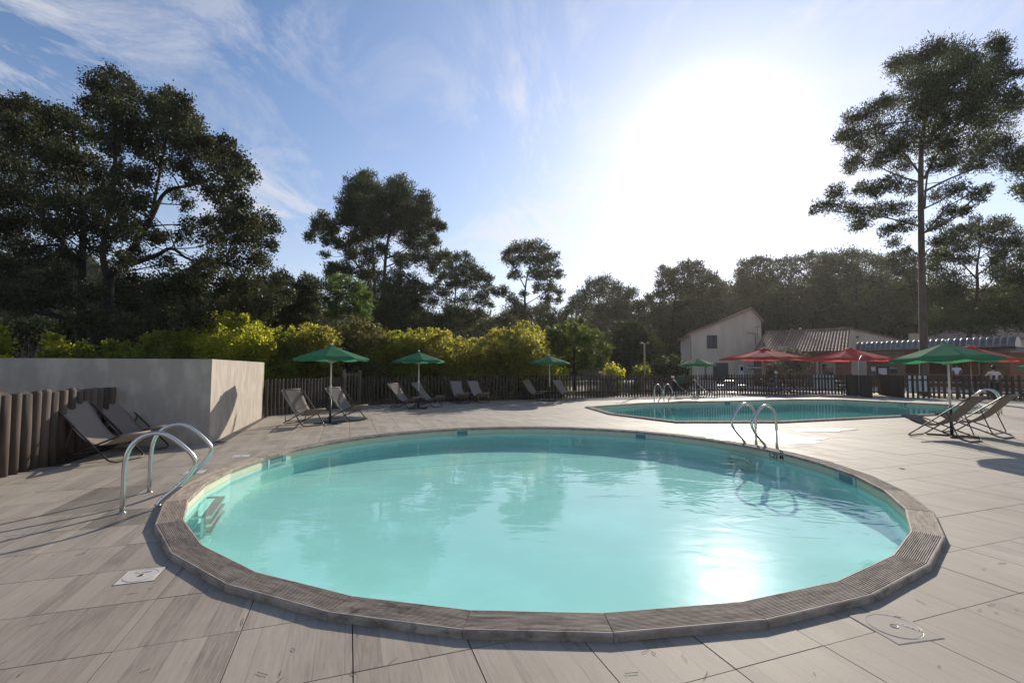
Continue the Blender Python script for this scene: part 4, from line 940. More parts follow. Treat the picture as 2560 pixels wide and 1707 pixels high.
tree('young_pine', 'bright green young pine standing before the two stemmed pine', 'tree', None, 27.0, [(t6([(425, 1500), (430, 1200), (440, 960)]), .10, .03)], c6([(440, 865, 42), (400, 910, 42), (490, 890, 48), (560, 920, 50), (610, 950, 45), (650, 985, 32), (520, 980, 60), (440, 970, 60), (390, 1020, 50), (590, 1010, 60), (630, 1050, 36), (470, 1060, 60), (560, 1080, 55), (640, 1110, 28), (400, 1100, 40)]), 'pine', M['pine_bright'], M['bark'], leaf=8, cov=2.8)
tree('pine_tree', 'far pine group member left of the pale house with an open lower crown', 'tree', GP, 72.0, [(t7([(410, 1350), (400, 950), (380, 600)]), .32, .06)],
     c7([(320, 475, 38), (390, 470, 45), (460, 465, 45), (520, 530, 55), (420, 550, 65), (330, 550, 55), (260, 560, 40), (210, 620, 45), (600, 570, 55), (660, 580, 42), (560, 620, 65), (480, 640, 65), (300, 640, 60), (180, 640, 40), (160, 690, 45), (240, 700, 55), (400, 720, 70), (540, 720, 75), (650, 680, 60), (700, 650, 35), (350, 800, 80), (480, 800, 80), (140, 720, 30), (600, 800, 70)]), 'pine', M['pine_far'], M['bark'], leaf=7, cov=2.6)
tree('pine_tree', 'dense far pine rising directly left behind the pale house', 'tree', GP, 72.0, [(t7([(960, 1350), (960, 1120), (980, 850), (1010, 560)]), .4, .08)],
     c7([(900, 375, 32), (960, 400, 50), (1050, 360, 40), (1120, 345, 42), (1190, 335, 38), (1150, 400, 62), (1030, 425, 65), (920, 450, 55), (880, 500, 35), (1240, 420, 50), (1300, 440, 48), (1340, 480, 40), (1250, 510, 70), (1120, 520, 80), (990, 540, 80), (900, 570, 48), (1380, 560, 40), (1400, 500, 28), (1330, 580, 55), (1200, 620, 80), (1060, 640, 80), (940, 650, 60), (850, 580, 35), (1300, 680, 70), (1150, 720, 80), (1000, 740, 80), (880, 700, 60), (790, 600, 40), (780, 660, 55), (740, 700, 55), (850, 780, 70), (1100, 800, 80), (1250, 780, 60), (720, 780, 70), (900, 860, 60), (1050, 880, 60), (1180, 860, 60), (1400, 640, 50), (1390, 720, 50)]), 'pine', M['pine_far'], M['bark_dark'], leaf=7, cov=2.6)
tree('pine_tree', 'dark far pine right behind the gable of the pale house', 'tree', GP, 78.0, [(t7([(1640, 1300), (1640, 800), (1650, 500)]), .4, .08)],
     c7([(1580, 330, 42), (1640, 305, 40), (1560, 390, 50), (1700, 295, 42), (1760, 330, 45), (1650, 400, 65), (1535, 440, 42), (1750, 420, 65), (1600, 500, 70), (1720, 520, 80), (1510, 540, 45), (1600, 600, 80), (1760, 620, 80), (1650, 700, 80), (1480, 640, 45), (1560, 760, 60), (1780, 720, 70), (1500, 720, 60), (1700, 800, 80)]), 'pine', M['pine_far'], M['bark_dark'], leaf=7, cov=2.6)
tree('pine_tree', 'dark far pine behind the clay tiled roof, second from the pale house', 'tree', GP, 80.0, [(t7([(1930, 1300), (1930, 800), (1930, 480)]), .4, .08)],
     c7([(1850, 330, 38), (1920, 315, 42), (1990, 305, 40), (1880, 400, 55), (1990, 385, 50), (1850, 470, 42), (1960, 470, 42), (1900, 560, 70), (2010, 560, 70), (1850, 650, 80), (1980, 660, 80), (1900, 760, 80), (2030, 760, 80), (1840, 800, 70)]), 'pine', M['pine_far'], M['bark_dark'], leaf=7, cov=2.6)
tree('pine_tree', 'tallest of the dark far pines above the rear gable', 'tree', GP, 80.0, [(t7([(2150, 1300), (2150, 800), (2140, 480)]), .4, .08)],
     c7([(2060, 290, 32), (2130, 265, 38), (2190, 285, 45), (2100, 360, 55), (2220, 380, 55), (2080, 450, 55), (2180, 480, 70), (2110, 560, 70), (2240, 560, 70), (2150, 660, 80), (2250, 700, 80), (2150, 780, 80), (2300, 330, 50), (2350, 300, 40)]), 'pine', M['pine_far'], M['bark_dark'], leaf=7, cov=2.6)
tree('pine_tree', 'wide dark far pine left of the tall right pine trunk', 'tree', GP, 78.0, [(t8([(330, 1600), (330, 1400), (330, 1180)]), .4, .08)],
     c8([(200, 1120, 35), (240, 1110, 32), (300, 1085, 30), (350, 1100, 36), (300, 1160, 55), (200, 1160, 45), (400, 1120, 36), (440, 1130, 36), (350, 1210, 60), (250, 1230, 60), (430, 1200, 50), (300, 1290, 70), (420, 1300, 60), (200, 1300, 60), (480, 1320, 60), (380, 1380, 60), (500, 1260, 45), (480, 1160, 28), (300, 1380, 60), (540, 1360, 60), (600, 1380, 60)]), 'pine', M['pine_far'], M['bark_dark'], leaf=7, cov=2.6)
tree('pine_tree', 'olive lit pine crown just left of the tall right pine trunk', 'tree', GP, 52.0, [(t8([(600, 1650), (600, 1400), (570, 1180)]), .2, .04)],
     c8([(510, 1110, 36), (560, 1115, 42), (540, 1175, 46), (600, 1180, 50), (560, 1245, 48), (480, 1125, 24), (610, 1280, 50), (700, 1240, 55), (700, 1310, 60), (780, 1250, 55), (650, 1360, 60), (760, 1360, 60)]), 'pine', M['pine'], M['bark'], leaf=6.5, cov=2.4)
tree('pine_tree', 'spreading pine behind the bar at the right with sky showing through', 'tree', GP, 42.0, [(t8([(838, 1620), (845, 1450), (880, 1260), (880, 1140), (900, 1020)]), .30, .06), (t8([(880, 1200), (800, 1120), (730, 1080)]), .10, .03), (t8([(880, 1180), (980, 1110), (1060, 1050)]), .10, .03)],
     c8([(760, 1005, 42), (830, 970, 34), (890, 955, 38), (960, 955, 36), (1000, 960, 36), (1060, 1015, 42), (900, 1015, 50), (800, 1045, 48), (700, 1075, 42), (1000, 1045, 50), (1080, 1085, 42), (740, 1115, 38), (840, 1110, 34), (960, 1105, 36), (1040, 1145, 48), (680, 1145, 32), (780, 1175, 32), (970, 1175, 36), (1060, 1215, 50), (780, 1250, 32), (1000, 1255, 50), (1090, 1290, 60), (1000, 1340, 70), (920, 1340, 55), (1080, 1370, 60), (800, 1330, 60), (740, 1290, 50), (860, 1400, 60), (700, 1390, 60), (960, 1400, 60), (1130, 1180, 60), (1160, 1100, 50), (1160, 1300, 70)]), 'pine', M['pine'], M['bark'], leaf=6.5, cov=2.2, D=3.5)
tree('tall_pine', 'tallest pine on the right with a long bare trunk rising behind the fence', 'tree', None, 26.5,
     [([(2311, 990), (2309, 860), (2304, 643), (2302, 424), (2308, 330), (2330, 200), (2345, 140)], .30, .05), (t8([(620, 720), (540, 620), (450, 560), (330, 500)]), .08, .02), (t8([(622, 760), (500, 720), (340, 640)]), .08, .02), (t8([(625, 960), (420, 910), (200, 890)]), .07, .02), (t8([(640, 740), (720, 600), (860, 460), (960, 300), (980, 140)]), .10, .02), (t8([(640, 800), (760, 740), (920, 680), (1070, 640)]), .09, .02), (t8([(650, 980), (760, 860), (900, 800)]), .06, .02), (t8([(610, 1090), (560, 1050), (490, 1030)]), .04, .012), (t8([(640, 880), (660, 700), (740, 520)]), .08, .02)],
     c8([(560, 225, 60), (520, 220, 42), (650, 185, 60), (740, 165, 52), (810, 195, 55), (700, 260, 80), (780, 290, 90), (610, 290, 65), (870, 250, 50), (955, 115, 34), (990, 125, 32), (985, 175, 40), (960, 240, 55), (1030, 270, 32), (1075, 265, 22), (910, 340, 75), (1000, 385, 60), (1060, 410, 38), (500, 400, 48), (450, 395, 34), (620, 410, 80), (720, 410, 95), (840, 440, 90), (940, 490, 70), (400, 435, 45), (330, 470, 45), (295, 460, 25), (290, 540, 42), (255, 560, 24), (350, 580, 55), (430, 530, 55), (480, 610, 60), (570, 560, 65), (320, 670, 38), (300, 705, 22), (420, 670, 45), (530, 680, 45), (690, 550, 75), (800, 590, 80), (900, 610, 65), (1000, 570, 45), (720, 680, 50), (860, 690, 45), (1000, 660, 50), (1060, 690, 50), (1090, 610, 34), (400, 790, 42), (350, 790, 30), (480, 770, 42), (570, 790, 36), (240, 800, 36), (215, 860, 36), (160, 870, 28), (135, 895, 16), (300, 890, 42), (370, 920, 45), (450, 880, 42), (540, 880, 36), (330, 960, 28), (480, 980, 36), (560, 950, 34), (790, 790, 38), (880, 820, 34), (920, 790, 25), (700, 820, 36), (760, 890, 38), (830, 890, 25), (700, 950, 36), (500, 1035, 26), (560, 1070, 22), (700, 1030, 30), (720, 1090, 28), (1110, 650, 40), (1150, 640, 45)]),
     'pine', M['pine'], M['bark'], leaf=7, cov=2.3, D=3.6, sub=16, grow=1.2)
tree('pine_tree', 'pine almost outside the right edge showing only a branch tip', 'tree', GP, 27.0, [([(2690, 1000), (2688, 600), (2680, 420)], .2, .06), ([(2688, 560), (2620, 510), (2560, 480)], .06, .02)], [(2552, 478, 16), (2575, 468, 26), (2590, 490, 22), (2630, 440, 50), (2700, 420, 70), (2640, 520, 40), (2760, 480, 60)], 'pine', M['pine'], M['bark'], leaf=8, cov=2.4)

# shrubs of the hedge behind the fence
GH = 'shrubs of the hedge behind the pool fence'
def shrub(lb, Y, blobs, m, cov=2.5, leaf=5.6, base=None, kind='leaf'):
    gs = random.Random(int(Y * 100)); top = [q for q in blobs if q[2] > 15]
    blobs = blobs + [(q[0] + gs.uniform(-.7, .7) * q[2], q[1] - q[2] * gs.uniform(.95, 1.25), gs.uniform(4, 8)) for q in top for _ in range(3)]
    return tree('hedge_shrub', lb, 'shrub', GH, Y, [], blobs, kind, m, M['bark_light'], leaf=leaf, cov=cov, fill=985 if Y > 15 else 960, crown='foliage', trunk='stems', sub=16)
shrub('yellow leaved shrub cut off by the left edge above the concrete wall', 15.0, [(-4, 850, 22), (2, 872, 15), (-20, 870, 30)], M['hedge_lime'], leaf=9)
shrub('small round lime yellow shrub above the left part of the concrete wall', 16.0, [(132, 862, 20), (146, 868, 20), (155, 880, 15), (118, 890, 14)], M['hedge_lime'], leaf=9)
shrub('low olive shrub right of the small round lime shrub', 16.5, [(205, 880, 16), (222, 888, 16), (190, 892, 14), (245, 892, 14)], M['hedge'], leaf=8)
shrub('low green shrub with thin upright shoots above the middle of the concrete wall', 17, [(280, 880, 20), (300, 888, 20), (270, 868, 8), (325, 885, 22)], M['hedge'], leaf=7)
shrub('rounded green shrub between the low shrubs and the large yellow one', 18, [(372, 872, 26), (410, 865, 30), (432, 860, 26), (395, 880, 30)], M['hedge'])
shrub('large bright yellow green shrub above the corner of the concrete wall', 19, [(480, 845, 30), (520, 830, 34), (560, 825, 34), (600, 828, 32), (640, 845, 32), (540, 860, 40), (600, 865, 40), (475, 815, 10), (510, 808, 8), (655, 868, 30)], M['hedge_lime'])
shrub('olive green shrub right of the concrete wall corner', 20, [(680, 868, 32), (715, 860, 34), (700, 885, 40), (665, 890, 34)], M['hedge'])
shrub('yellow tipped shrub behind the nearest left umbrella', 21, [(745, 848, 26), (775, 846, 28), (808, 850, 26), (765, 875, 40), (815, 880, 36), (735, 880, 36)], M['hedge_gold'])
shrub('tall rounded olive bush rising above the hedge behind the first umbrella', 23, [(895, 838, 38), (865, 858, 38), (928, 855, 36), (895, 870, 52), (855, 895, 40), (935, 895, 40)], M['bush_round'], leaf=6)
shrub('green shrub between the rounded bush and the second umbrella', 22.5, [(985, 868, 30), (1010, 862, 26), (960, 885, 32), (1020, 888, 34)], M['hedge'])
shrub('golden tipped shrub behind the second umbrella', 23.5, [(1045, 862, 30), (1080, 858, 28), (1115, 862, 24), (1095, 885, 36), (1050, 890, 36), (1130, 880, 28), (1098, 838, 9)], M['hedge_gold'])
shrub('golden brown shrub right of the second umbrella', 24, [(1165, 888, 34), (1200, 885, 32), (1180, 900, 36), (1145, 905, 34)], M['hedge_gold'])
shrub('tall golden shrub forming the right end of the hedge', 24.5, [(1245, 862, 30), (1275, 858, 26), (1310, 838, 26), (1335, 850, 24), (1350, 870, 20), (1300, 870, 42), (1330, 890, 36), (1250, 890, 40), (1312, 818, 9), (1240, 832, 9)], M['hedge_gold'])
shrub('low yellow green shrub under the third umbrella', 25.5, [(1345, 935, 20), (1375, 935, 22), (1400, 945, 20), (1330, 950, 22)], M['hedge_lime'])
shrub('small yellow shrub beside the lamp post', 28, [(1530, 925, 14), (1542, 930, 14), (1520, 935, 14)], M['hedge_lime'])
tree('mulberry_tree', 'dark leafy mulberry with sunlit yellow edge right of the hedge', 'tree', None, 28.0, [(t3([(1010, 900), (1010, 640), (1010, 420), (1020, 250)]), .14, .05)], c3([(900, 180, 80), (1000, 140, 55), (1090, 150, 55), (800, 230, 80), (950, 270, 100), (1100, 260, 90), (1200, 220, 55), (1080, 80, 22), (850, 360, 80), (1000, 400, 100), (1150, 380, 90), (1260, 300, 45), (1310, 360, 45), (1290, 430, 45), (1350, 320, 22), (1100, 480, 70), (950, 480, 70), (1220, 460, 60), (760, 330, 60)]), 'leaf', M['mulberry'], M['bark_dark'], leaf=7.5, cov=3.4)
tree('stone_pine', 'dark rounded stone pine between the mulberry and the lamp post', 'tree', None, 38.0, [(t3([(1490, 850), (1492, 600), (1500, 300)]), .16, .05)], c3([(1500, 140, 70), (1420, 190, 70), (1580, 170, 75), (1660, 230, 70), (1500, 230, 100), (1390, 290, 70), (1620, 320, 100), (1740, 320, 70), (1480, 350, 100), (1400, 400, 70), (1780, 430, 60), (1680, 430, 90), (1560, 450, 90), (1440, 480, 80)]), 'pine', M['bush_dark'], M['bark_dark'], leaf=7, cov=3.0)
for i, (L, m, Y, lb) in enumerate(((c3([(1640, 530, 60), (1600, 570, 50)]), 'hedge', 31, 'low sunlit shrub between the lamp post and the fence'), (c3([(1850, 490, 80), (1930, 450, 70), (1780, 510, 70)]), 'bush_dark', 33, 'dark shrub behind the fence left of the pale house'), (c3([(2030, 520, 60), (1980, 560, 60)]), 'bush_dark', 32, 'dark shrub at the foot of the pale house corner'))):
    tree('garden_shrub', lb, 'shrub', None, Y, [], L, 'leaf', M[m], M['bark_light'], leaf=7, cov=2.6, fill=975, crown='foliage', trunk='stems')
tree('olive_tree', 'grey olive bush behind the left red parasol', 'tree', None, 33.5, [([(1990, 985), (1985, 900)], .08, .04)], cr(1640, 740, 4.9, [(1500, 690, 60), (1600, 690, 70), (1700, 720, 70), (1800, 790, 65), (1870, 830, 50), (1520, 800, 70), (1640, 820, 90), (1760, 870, 70), (1590, 650, 40), (1450, 850, 60), (1560, 900, 60), (1680, 900, 60)]), 'leaf', M['olive'], M['bark_light'], leaf=5, cov=2.2)
# pale flowering stalks and dry weeds
def stalks(name, lb, cat, px0, px1, Y, top, n, m, grp=None):
    a, b = W(px0, 990, Y), W(px1, 990, Y); root = empty(name, ((a.x + b.x) / 2, Y, 0), 0, lb, cat, grp); mb = MB(); g = random.Random(px0)
    for k in range(n):
        x = g.uniform(-.5, .5) * (b.x - a.x); y = g.uniform(-.4, .4); h = g.uniform(.6, 1) * top; lean = g.uniform(-.15, .15)
        mb.tube([(x, y, -.03), (x + lean * .4, y, h * .6), (x + lean * h, y + g.uniform(-.1, .1), h)], [.006, .005, .003], 4, cap=False)
        for q in range(9):
            z = h * g.uniform(.35, 1); c = Vector((x + lean * z * .8, y, z)); d = Vector((g.uniform(-1, 1), g.uniform(-1, 1), g.uniform(.1, 1))).normalized() * g.uniform(.05, .12); s = d.orthogonal().normalized() * .014
            mb.add([c - s, c + s, c + d], [(0, 1, 2)])
    mb.build('stalks', m, root)
stalks('lavender_plant', 'pale pink flowering stalks behind the fence right of the third umbrella', 'plant', 1465, 1500, 25.6, 1.55, 60, M['lavender'], 'pale flowering plants behind the fence')
stalks('lavender_plant', 'pale pink flowering stalks between the yellow shrub and the mulberry', 'plant', 1500, 1545, 26.2, 1.5, 60, M['lavender'], 'pale flowering plants behind the fence')
stalks('lavender_plant', 'pale flowering stalks right of the lamp post behind the fence', 'plant', 1625, 1660, 26.8, 1.1, 40, M['lavender'], 'pale flowering plants behind the fence')
stalks('dry_weeds', 'dry grey stalks above the left end of the concrete wall', 'plant', 15, 95, 15.5, 2.5, 70, M['dry'])
# the wood beyond everything else
g = random.Random(3); C, Rr, Nn = [], [], []
for x in range(-500, 3100, 42):
    for Y0 in (92, 104):
        top = (660 if x < 260 else 720 if x < 690 else 800 if x < 1130 else 810 if x < 1450 else 780 if x < 1720 else 725) + g.uniform(-16, 26); yy = top
        while yy < 935:
            r = g.uniform(26, 36); C.append(tuple(W(x + g.uniform(-20, 20), yy + r * .6, Y0 + g.uniform(-3, 3)))); Rr.append(r * Y0 / F); Nn.append(5.0 * .25 * r * r * .55); yy += r * 1.2
tag(obj('distant_wood', leaf_mesh('distant_wood', C, Rr, Nn, 13 * 98 / F, 'pine', M['pine_far'], seed=5, sub=10)), 'dark wood closing the view far behind the pool and the buildings', kind='stuff')
# dry grass and weeds on the ground beyond the fence
g2 = np.random.default_rng(9); nb_ = 9000
PX = g2.uniform(-14, 32, nb_); PY = g2.uniform(15, 46, nb_); ok = np.array([not inside((x, y), DECK) for x, y in zip(PX, PY)]) & ~((PX > 7) & (PY > 26)); PX, PY = PX[ok], PY[ok]
h = g2.uniform(.08, .35, len(PX)); a = g2.uniform(0, 6.28, len(PX)); w = .012
B = np.stack([PX, PY, np.full(len(PX), -.04)], 1); s = np.stack([np.cos(a), np.sin(a), 0 * a], 1) * w; t = np.stack([g2.normal(size=len(PX)) * .08, g2.normal(size=len(PX)) * .08, h], 1)
V = np.stack([B - s, B + s, B + t], 1).reshape(-1, 3)
me = bpy.data.meshes.new('grass'); me.from_pydata(V.tolist(), [], np.arange(len(V)).reshape(-1, 3).tolist()); me.materials.append(M['hedge']); tag(obj('grass', me), 'thin dry grass on the ground beyond the fence', kind='stuff')
print('leaf quads', QUADS)
# ------------------------------------------------------------------ ladders
def ladder(center, yaw, width, label, steps=True):    # local +x points at the water, origin on the deck at the rear feet
    root = empty('pool_ladder', (*center, 0), yaw, label, 'ladder', 'stainless pool ladders')
    prof = [(0, -.0), (.0, .30), (.008, .54), (.05, .68), (.14, .775), (.25, .81), (.36, .78), (.48, .685), (.58, .575), (.625, .50), (.63, .44), (.585, .345), (.47, .22), (.36, .125), (.315, .07), (.30, .03)]
    for s in (-1, 1):
        pts = smooth_path([(x, s * width / 2, z) for x, z in prof], 3)
        MB().tube(pts, .0235, 12).build('handrail', M['steel'], root, True)
        for x, z in ((0, 0), (.30, ZT)): MB().lathe([(.034, 0), (.034, .005), (.027, .009), (.023, .012)], 14, (x, s * width / 2, z)).build('foot_flange', M['steel_dull'], root, True)
        MB().bar((.72, s * width / 2, -.13), (.72, s * width / 2, -.36), .05, .03, (1, 0, 0)).bar((.60, s * width / 2, -.13), (.72, s * width / 2, -.13), .02, .02).bar((.60, s * width / 2, -.3), (.72, s * width / 2, -.3), .02, .02).build('stringer', M['steel_dull'], root)
    for z in (-.14, -.23, -.32): MB().box((.75, 0, z), (.10, width, .03)).build('step', M['steel_dull'], root)
    return root
def on_ring(a, r): return (PC[0] + r * math.cos(R(a)), PC[1] + r * math.sin(R(a)))
ladder(on_ring(-157.0, 4.97), R(-157 + 180), .88, 'large stainless pool ladder on the left edge of the round pool')
ladder(on_ring(22.0, 4.95), R(22 + 180), .46, 'stainless pool ladder on the far right edge of the round pool')
g1 = G(1628, 1004)
ladder((6.55, 20.95), R(17 - 90), .50, 'small stainless pool ladder on the far edge of the long pool')
ladder((15.9, 15.35), R(128), .52, 'stainless pool ladder on the right end of the long pool behind the deckchairs')

# ------------------------------------------------------------------ skimmer lids on the deck
def lid(px, py, rz, label, s=.24, pale=True):
    ml = M['lid_pale'] if pale else M['lid']
    p = G(px, py); root = empty('access_cover', (p.x, p.y, 0), rz, label, 'access cover', 'square access covers set in the deck')
    MB().box((0, 0, .0004), (s + .012, s + .012, .0036)).build('gap', M['lid_dark'], root)
    MB().box((0, 0, .0012), (s, s, .004)).build('frame', ml, root)
    MB().tube([(s * .44 * math.cos(a), s * .44 * math.sin(a), .0032) for a in np.linspace(0, 2 * math.pi, 28)[:-1]], .0018, 5, True).build('rim', M['lid_raised'], root)
    MB().lathe([(s * .42, 0), (s * .42, .0006)], 28, (0, 0, .0036)).build('lid', ml, root)
    MB().lathe([(.014, 0), (.014, .0008)], 14, (0, 0, .0045)).build('finger_hole', M['lid_dark'], root)
    MB().tube([(.019 * math.cos(a), .019 * math.sin(a), .0045) for a in np.linspace(0, 2 * math.pi, 16)[:-1]], .003, 5, True).build('hole_rim', M['lid_raised'], root)
    return root
def lid_words(root, body, y, size, rz=0):
    me = text_mesh(body, size, .0008); me.materials.clear(); me.materials.append(M['lid_raised'])
    o = obj('lettering', me, root); o.location = (0, y, 0.0050); o.rotation_euler = (0, 0, rz)
l1 = lid(352, 1439, TA, 'cream square access cover in the deck left of the round pool'); lid_words(l1, 'SKIMMER', .055, .026)
l2 = lid(2235, 1566, TA + R(-8), 'square access cover with round lid right of the round pool in the lower right', .30, False); lid_words(l2, 'SKIMMER', .0, .032, R(-60)); [setattr(c, 'location', (.075, -.03, 0.0050)) for c in bpy.data.objects if c.parent == l2 and c.name.startswith('lettering')]
lid(487, 1180, TA, 'pale access cover beside the coping behind the left ladder', .26)
lid(603, 1140, TA, 'small pale access cover by the coping near the concrete wall', .26)

# puddles of splashed water by the far ladder
def puddle(px, py, rx, ry, rz, seed):
    p = G(px, py); r2 = random.Random(seed); n = 30; pts = []
    ph = [r2.uniform(0, 6.28) for _ in range(4)]
    for k in range(n):
        a = 2 * math.pi * k / n; q = 1 + .22 * math.sin(2 * a + ph[0]) + .16 * math.sin(3 * a + ph[1]) + .12 * math.sin(5 * a + ph[2]) + .08 * math.sin(8 * a + ph[3])
        x, y = rx * q * math.cos(a), ry * q * math.sin(a); pts.append((p.x + x * math.cos(rz) - y * math.sin(rz), p.y + x * math.sin(rz) + y * math.cos(rz), .0035 + .0012 * seed))
    tag(MB().add(pts, [tuple(range(n))]).build('puddle', M['puddle']), 'splashed water lying on the tiles', kind='structure')
for a in ((1890, 1088, 1.0, .75, .4, 1), (1985, 1101, .75, .35, .2, 2), (1800, 1076, .8, .4, .3, 3), (2060, 1075, .7, .35, .2, 4)): puddle(*a)

# fallen needles and twigs
nb = MB(); rb = random.Random(5)
for k in range(75):
    px, py = (rb.uniform(0, 2560), rb.uniform(1330, 1707)) if k < 95 else (rb.uniform(0, 2560), rb.uniform(1100, 1400))
    p = G(px, py)
    if (Vector((p.x, p.y)) - Vector(PC)).length < RO + .03 or not inside((p.x, p.y), DECK): continue
    a = rb.uniform(0, 6.28); L = rb.choice((.02, .035, .06, .075)) * rb.uniform(.8, 1.2); bend = rb.uniform(-.004, .004)
    d = Vector((math.cos(a), math.sin(a), 0)); s = Vector((-d.y, d.x, 0))
    nb.tube([p + d * -L * .5 + Vector((0, 0, .004)), p + s * bend + Vector((0, 0, .005)), p + d * L * .5 + Vector((0, 0, .004))], rb.uniform(.0008, .0014), 3)
tag(nb.build('fallen_needles', M['needle']), 'brown pine needles and twigs scattered over the deck', kind='stuff')
p = G(2255, 1172); st = MB()
pts = [(p.x + (.05 if k % 2 == 0 else .018) * math.cos(k * .628), p.y + (.05 if k % 2 == 0 else .018) * math.sin(k * .628), .006 + .006 * (k % 2)) for k in range(10)]
tag(st.add(pts + [(p.x, p.y, .004)], [(k, (k + 1) % 10, 10) for k in range(10)]).build('fallen_leaf', M['redleaf']), 'small red brown leaf lying on the deck right of the far ladder', 'leaf')

# ------------------------------------------------------------------ concrete wall and log fence
wd = Vector((-.31, .95)).normalized(); wl_ = Vector((-.95, -.31)).normalized(); C0 = Vector((-6.08, 9.49))
C1 = C0 + wd * 5.53; HWALL = 1.69
wr = empty('concrete_wall', (0, 0, 0), 0, 'grey rendered concrete wall with lit end face behind the left deckchairs', 'wall')
Cl = C0 + wl_ * 16
MB().prism([tuple(C0), tuple(C1), tuple(C1 + wl_ * 16), tuple(Cl)], -.03, HWALL).build('wall_block', M['concrete'], wr, bevel=.008)
lr = empty('log_fence', (-7.0, 6.5, 0), 0, 'palisade of upright round logs left of the deckchairs below the concrete wall', 'fence')
LA, LB = Vector((-6.55, 4.2)), Vector((-7.62, 8.93))
nl = 26; dlt = (LB - LA) / nl
for k in range(nl + 1):
    q = LA + dlt * k; r = random.uniform(.074, .086); h = 1.14 + random.uniform(-.005, .005)
    mb = MB().tube([(0, 0, -.03), (random.uniform(-.006, .006), random.uniform(-.006, .006), h * .5), (random.uniform(-.01, .01), 0, h - .012), (0, 0, h)], [r * 1.04, r, r * .97, r * .90], 12)
    o = mb.build('log', M['log'], lr, True); o.location = (q.x + 7.0, q.y - 6.5, 0)
    for pl in o.data.polygons:
        if len(pl.vertices) > 4: pl.use_smooth = False
for z in (.3, .85):
    MB().bar((LA.x + 7.0 - .1, LA.y - 6.5, z), (LB.x + 7.0 - .1, LB.y - 6.5, z), .04, .08).build('rail', M['log'], lr)
gp_ = empty('notice_board', (-6.83, 6.12, 0), 0, 'green board standing at the left edge of the photo against the logs', 'board')
MB().box((0, 0, .90), (.02, .30, .42)).build('panel', M['green'], gp_); MB().bar((-.04, -.1, .0), (-.04, -.1, .9), .03, .03).build('post', M['frame_grey'], gp_)

# ------------------------------------------------------------------ picket fences
PK = {}
def picket_mesh(w, k):
    if (w, k) not in PK:
        r2 = random.Random(int(w * 1000) + k); h = 1.16 + r2.uniform(-.025, .025); n = 6; mb = MB()
        pr = [(w / 2 * math.cos(math.pi * j / n), -.038 * math.sin(math.pi * j / n)) for j in range(n + 1)]
        tilt = r2.uniform(-.008, .008)
        m = len(pr)
        mb.add([(x, y, -.03) for x, y in pr] + [(x + tilt, y, h - (.012 if j in (0, m - 1) else 0)) for j, (x, y) in enumerate(pr)],
               [tuple(range(m))[::-1], tuple(range(m, 2 * m))] + [(j, (j + 1) % m, m + (j + 1) % m, m + j) for j in range(m)][::1])
        PK[(w, k)] = mb.mesh('picket', M['picket'])
    return PK[(w, k)]
def fence(path, pitch, w, label, skip=None):
    path = [Vector(p) for p in path]; o = path[0]
    root = empty('picket_fence', (o.x, o.y, 0), 0, label, 'fence', 'timber picket fence round the pools')
    carry = 0.0
    for a, b in zip(path, path[1:]):
        L = (b - a).length; e = (b - a) / L; yaw = math.atan2(e.y, e.x)
        s = carry
        while s < L:
            p = a + e * s - o
            c = obj('picket', picket_mesh(w, random.randrange(5)), root, (p.x, p.y, 0), yaw + random.uniform(-.04, .04))
            s += pitch * random.uniform(.93, 1.07)
        carry = s - L
        nrm = Vector((-e.y, e.x)) * .03
        for z in (.28, .92):
            MB().bar((*(a - o + nrm), z), (*(b - o + nrm), z), .04, .07).build('rail', M['picket'], root)
    return root
def along(path, px):                                  # point of the path seen at photo column px
    for a, b in zip(path, path[1:]):
        a, b = Vector(a), Vector(b); k = (px - CX) / F * .9983
        fa, fb = a.x - k * a.y, b.x - k * b.y
        if fa * fb <= 0: return a.lerp(b, fa / (fa - fb))
g0, g1_ = along(FENCE, 860), along(FENCE, 900)
fi = 1
fence([FENCE[0], FENCE[1], tuple(g0)] if g0.y > FENCE[1][1] else [FENCE[0], tuple(g0)], .152, .118, 'weathered picket fence between the concrete wall and the small garden gate')
rest_path = [tuple(g1_)] + [p for p in FENCE if p[1] > g1_.y + .05 or p[0] > g1_.x + .3][0:]
fence(rest_path, .172, .098, 'long curving picket fence from the garden gate to the entrance behind both pools')
FL = [(19.0, 26.6), (18.5, 24.15)]
fence(FL, .105, .098, 'short side run of dense pickets left of the entrance gate')
FR = [(21.15, 26.85), (20.08, 24.05)]
fence(FR, .105, .098, 'short side run of dense pickets right of the entrance gate')
fence([(20.2, 24.0), (21.51, 23.7), (24.04, 22.1), (27.5, 20.6), (29.0, 19.9)], .222, .112, 'wide spaced picket fence on the right in front of the bar')
fence([(19.0, 26.9), (19.5, 27.05)], .172, .098, 'last few pickets hidden behind the left side run at the entrance')
def gate(a, b, h, label, nb, z0=.06):
    a, b = Vector(a), Vector(b); L = (b - a).length; root = empty('fence_gate', (a.x, a.y, 0), math.atan2((b - a).y, (b - a).x), label, 'gate')
    for x in (0, L): MB().bar((x, 0, -.03), (x, 0, h + .08), .09, .09, (0, 1, 0)).build('post', M['gate_wood'], root)
    for z in (z0 + .1, h - .12): MB().bar((.06, .02, z), (L - .06, .02, z), .03, .09).build('rail', M['gate_wood'], root)
    for k in range(nb):
        x = .10 + (L - .2) * k / (nb - 1); MB().bar((x, -.01, z0), (x, -.01, h), .068, .022, (0, 1, 0)).build('board', M['gate_wood'], root)
    return root
gate(g0, g1_, 1.36, 'small brown garden gate in the fence behind the first umbrella', 5)
eg = gate((19.55, 27.1), (21.1, 26.95), 1.12, 'pale timber entrance gate with two notices between the side runs', 7)
for x in (.42, .66): MB().box((x, -.035, 1.0), (.15, .006, .2)).build('notice', M['paper'], eg)

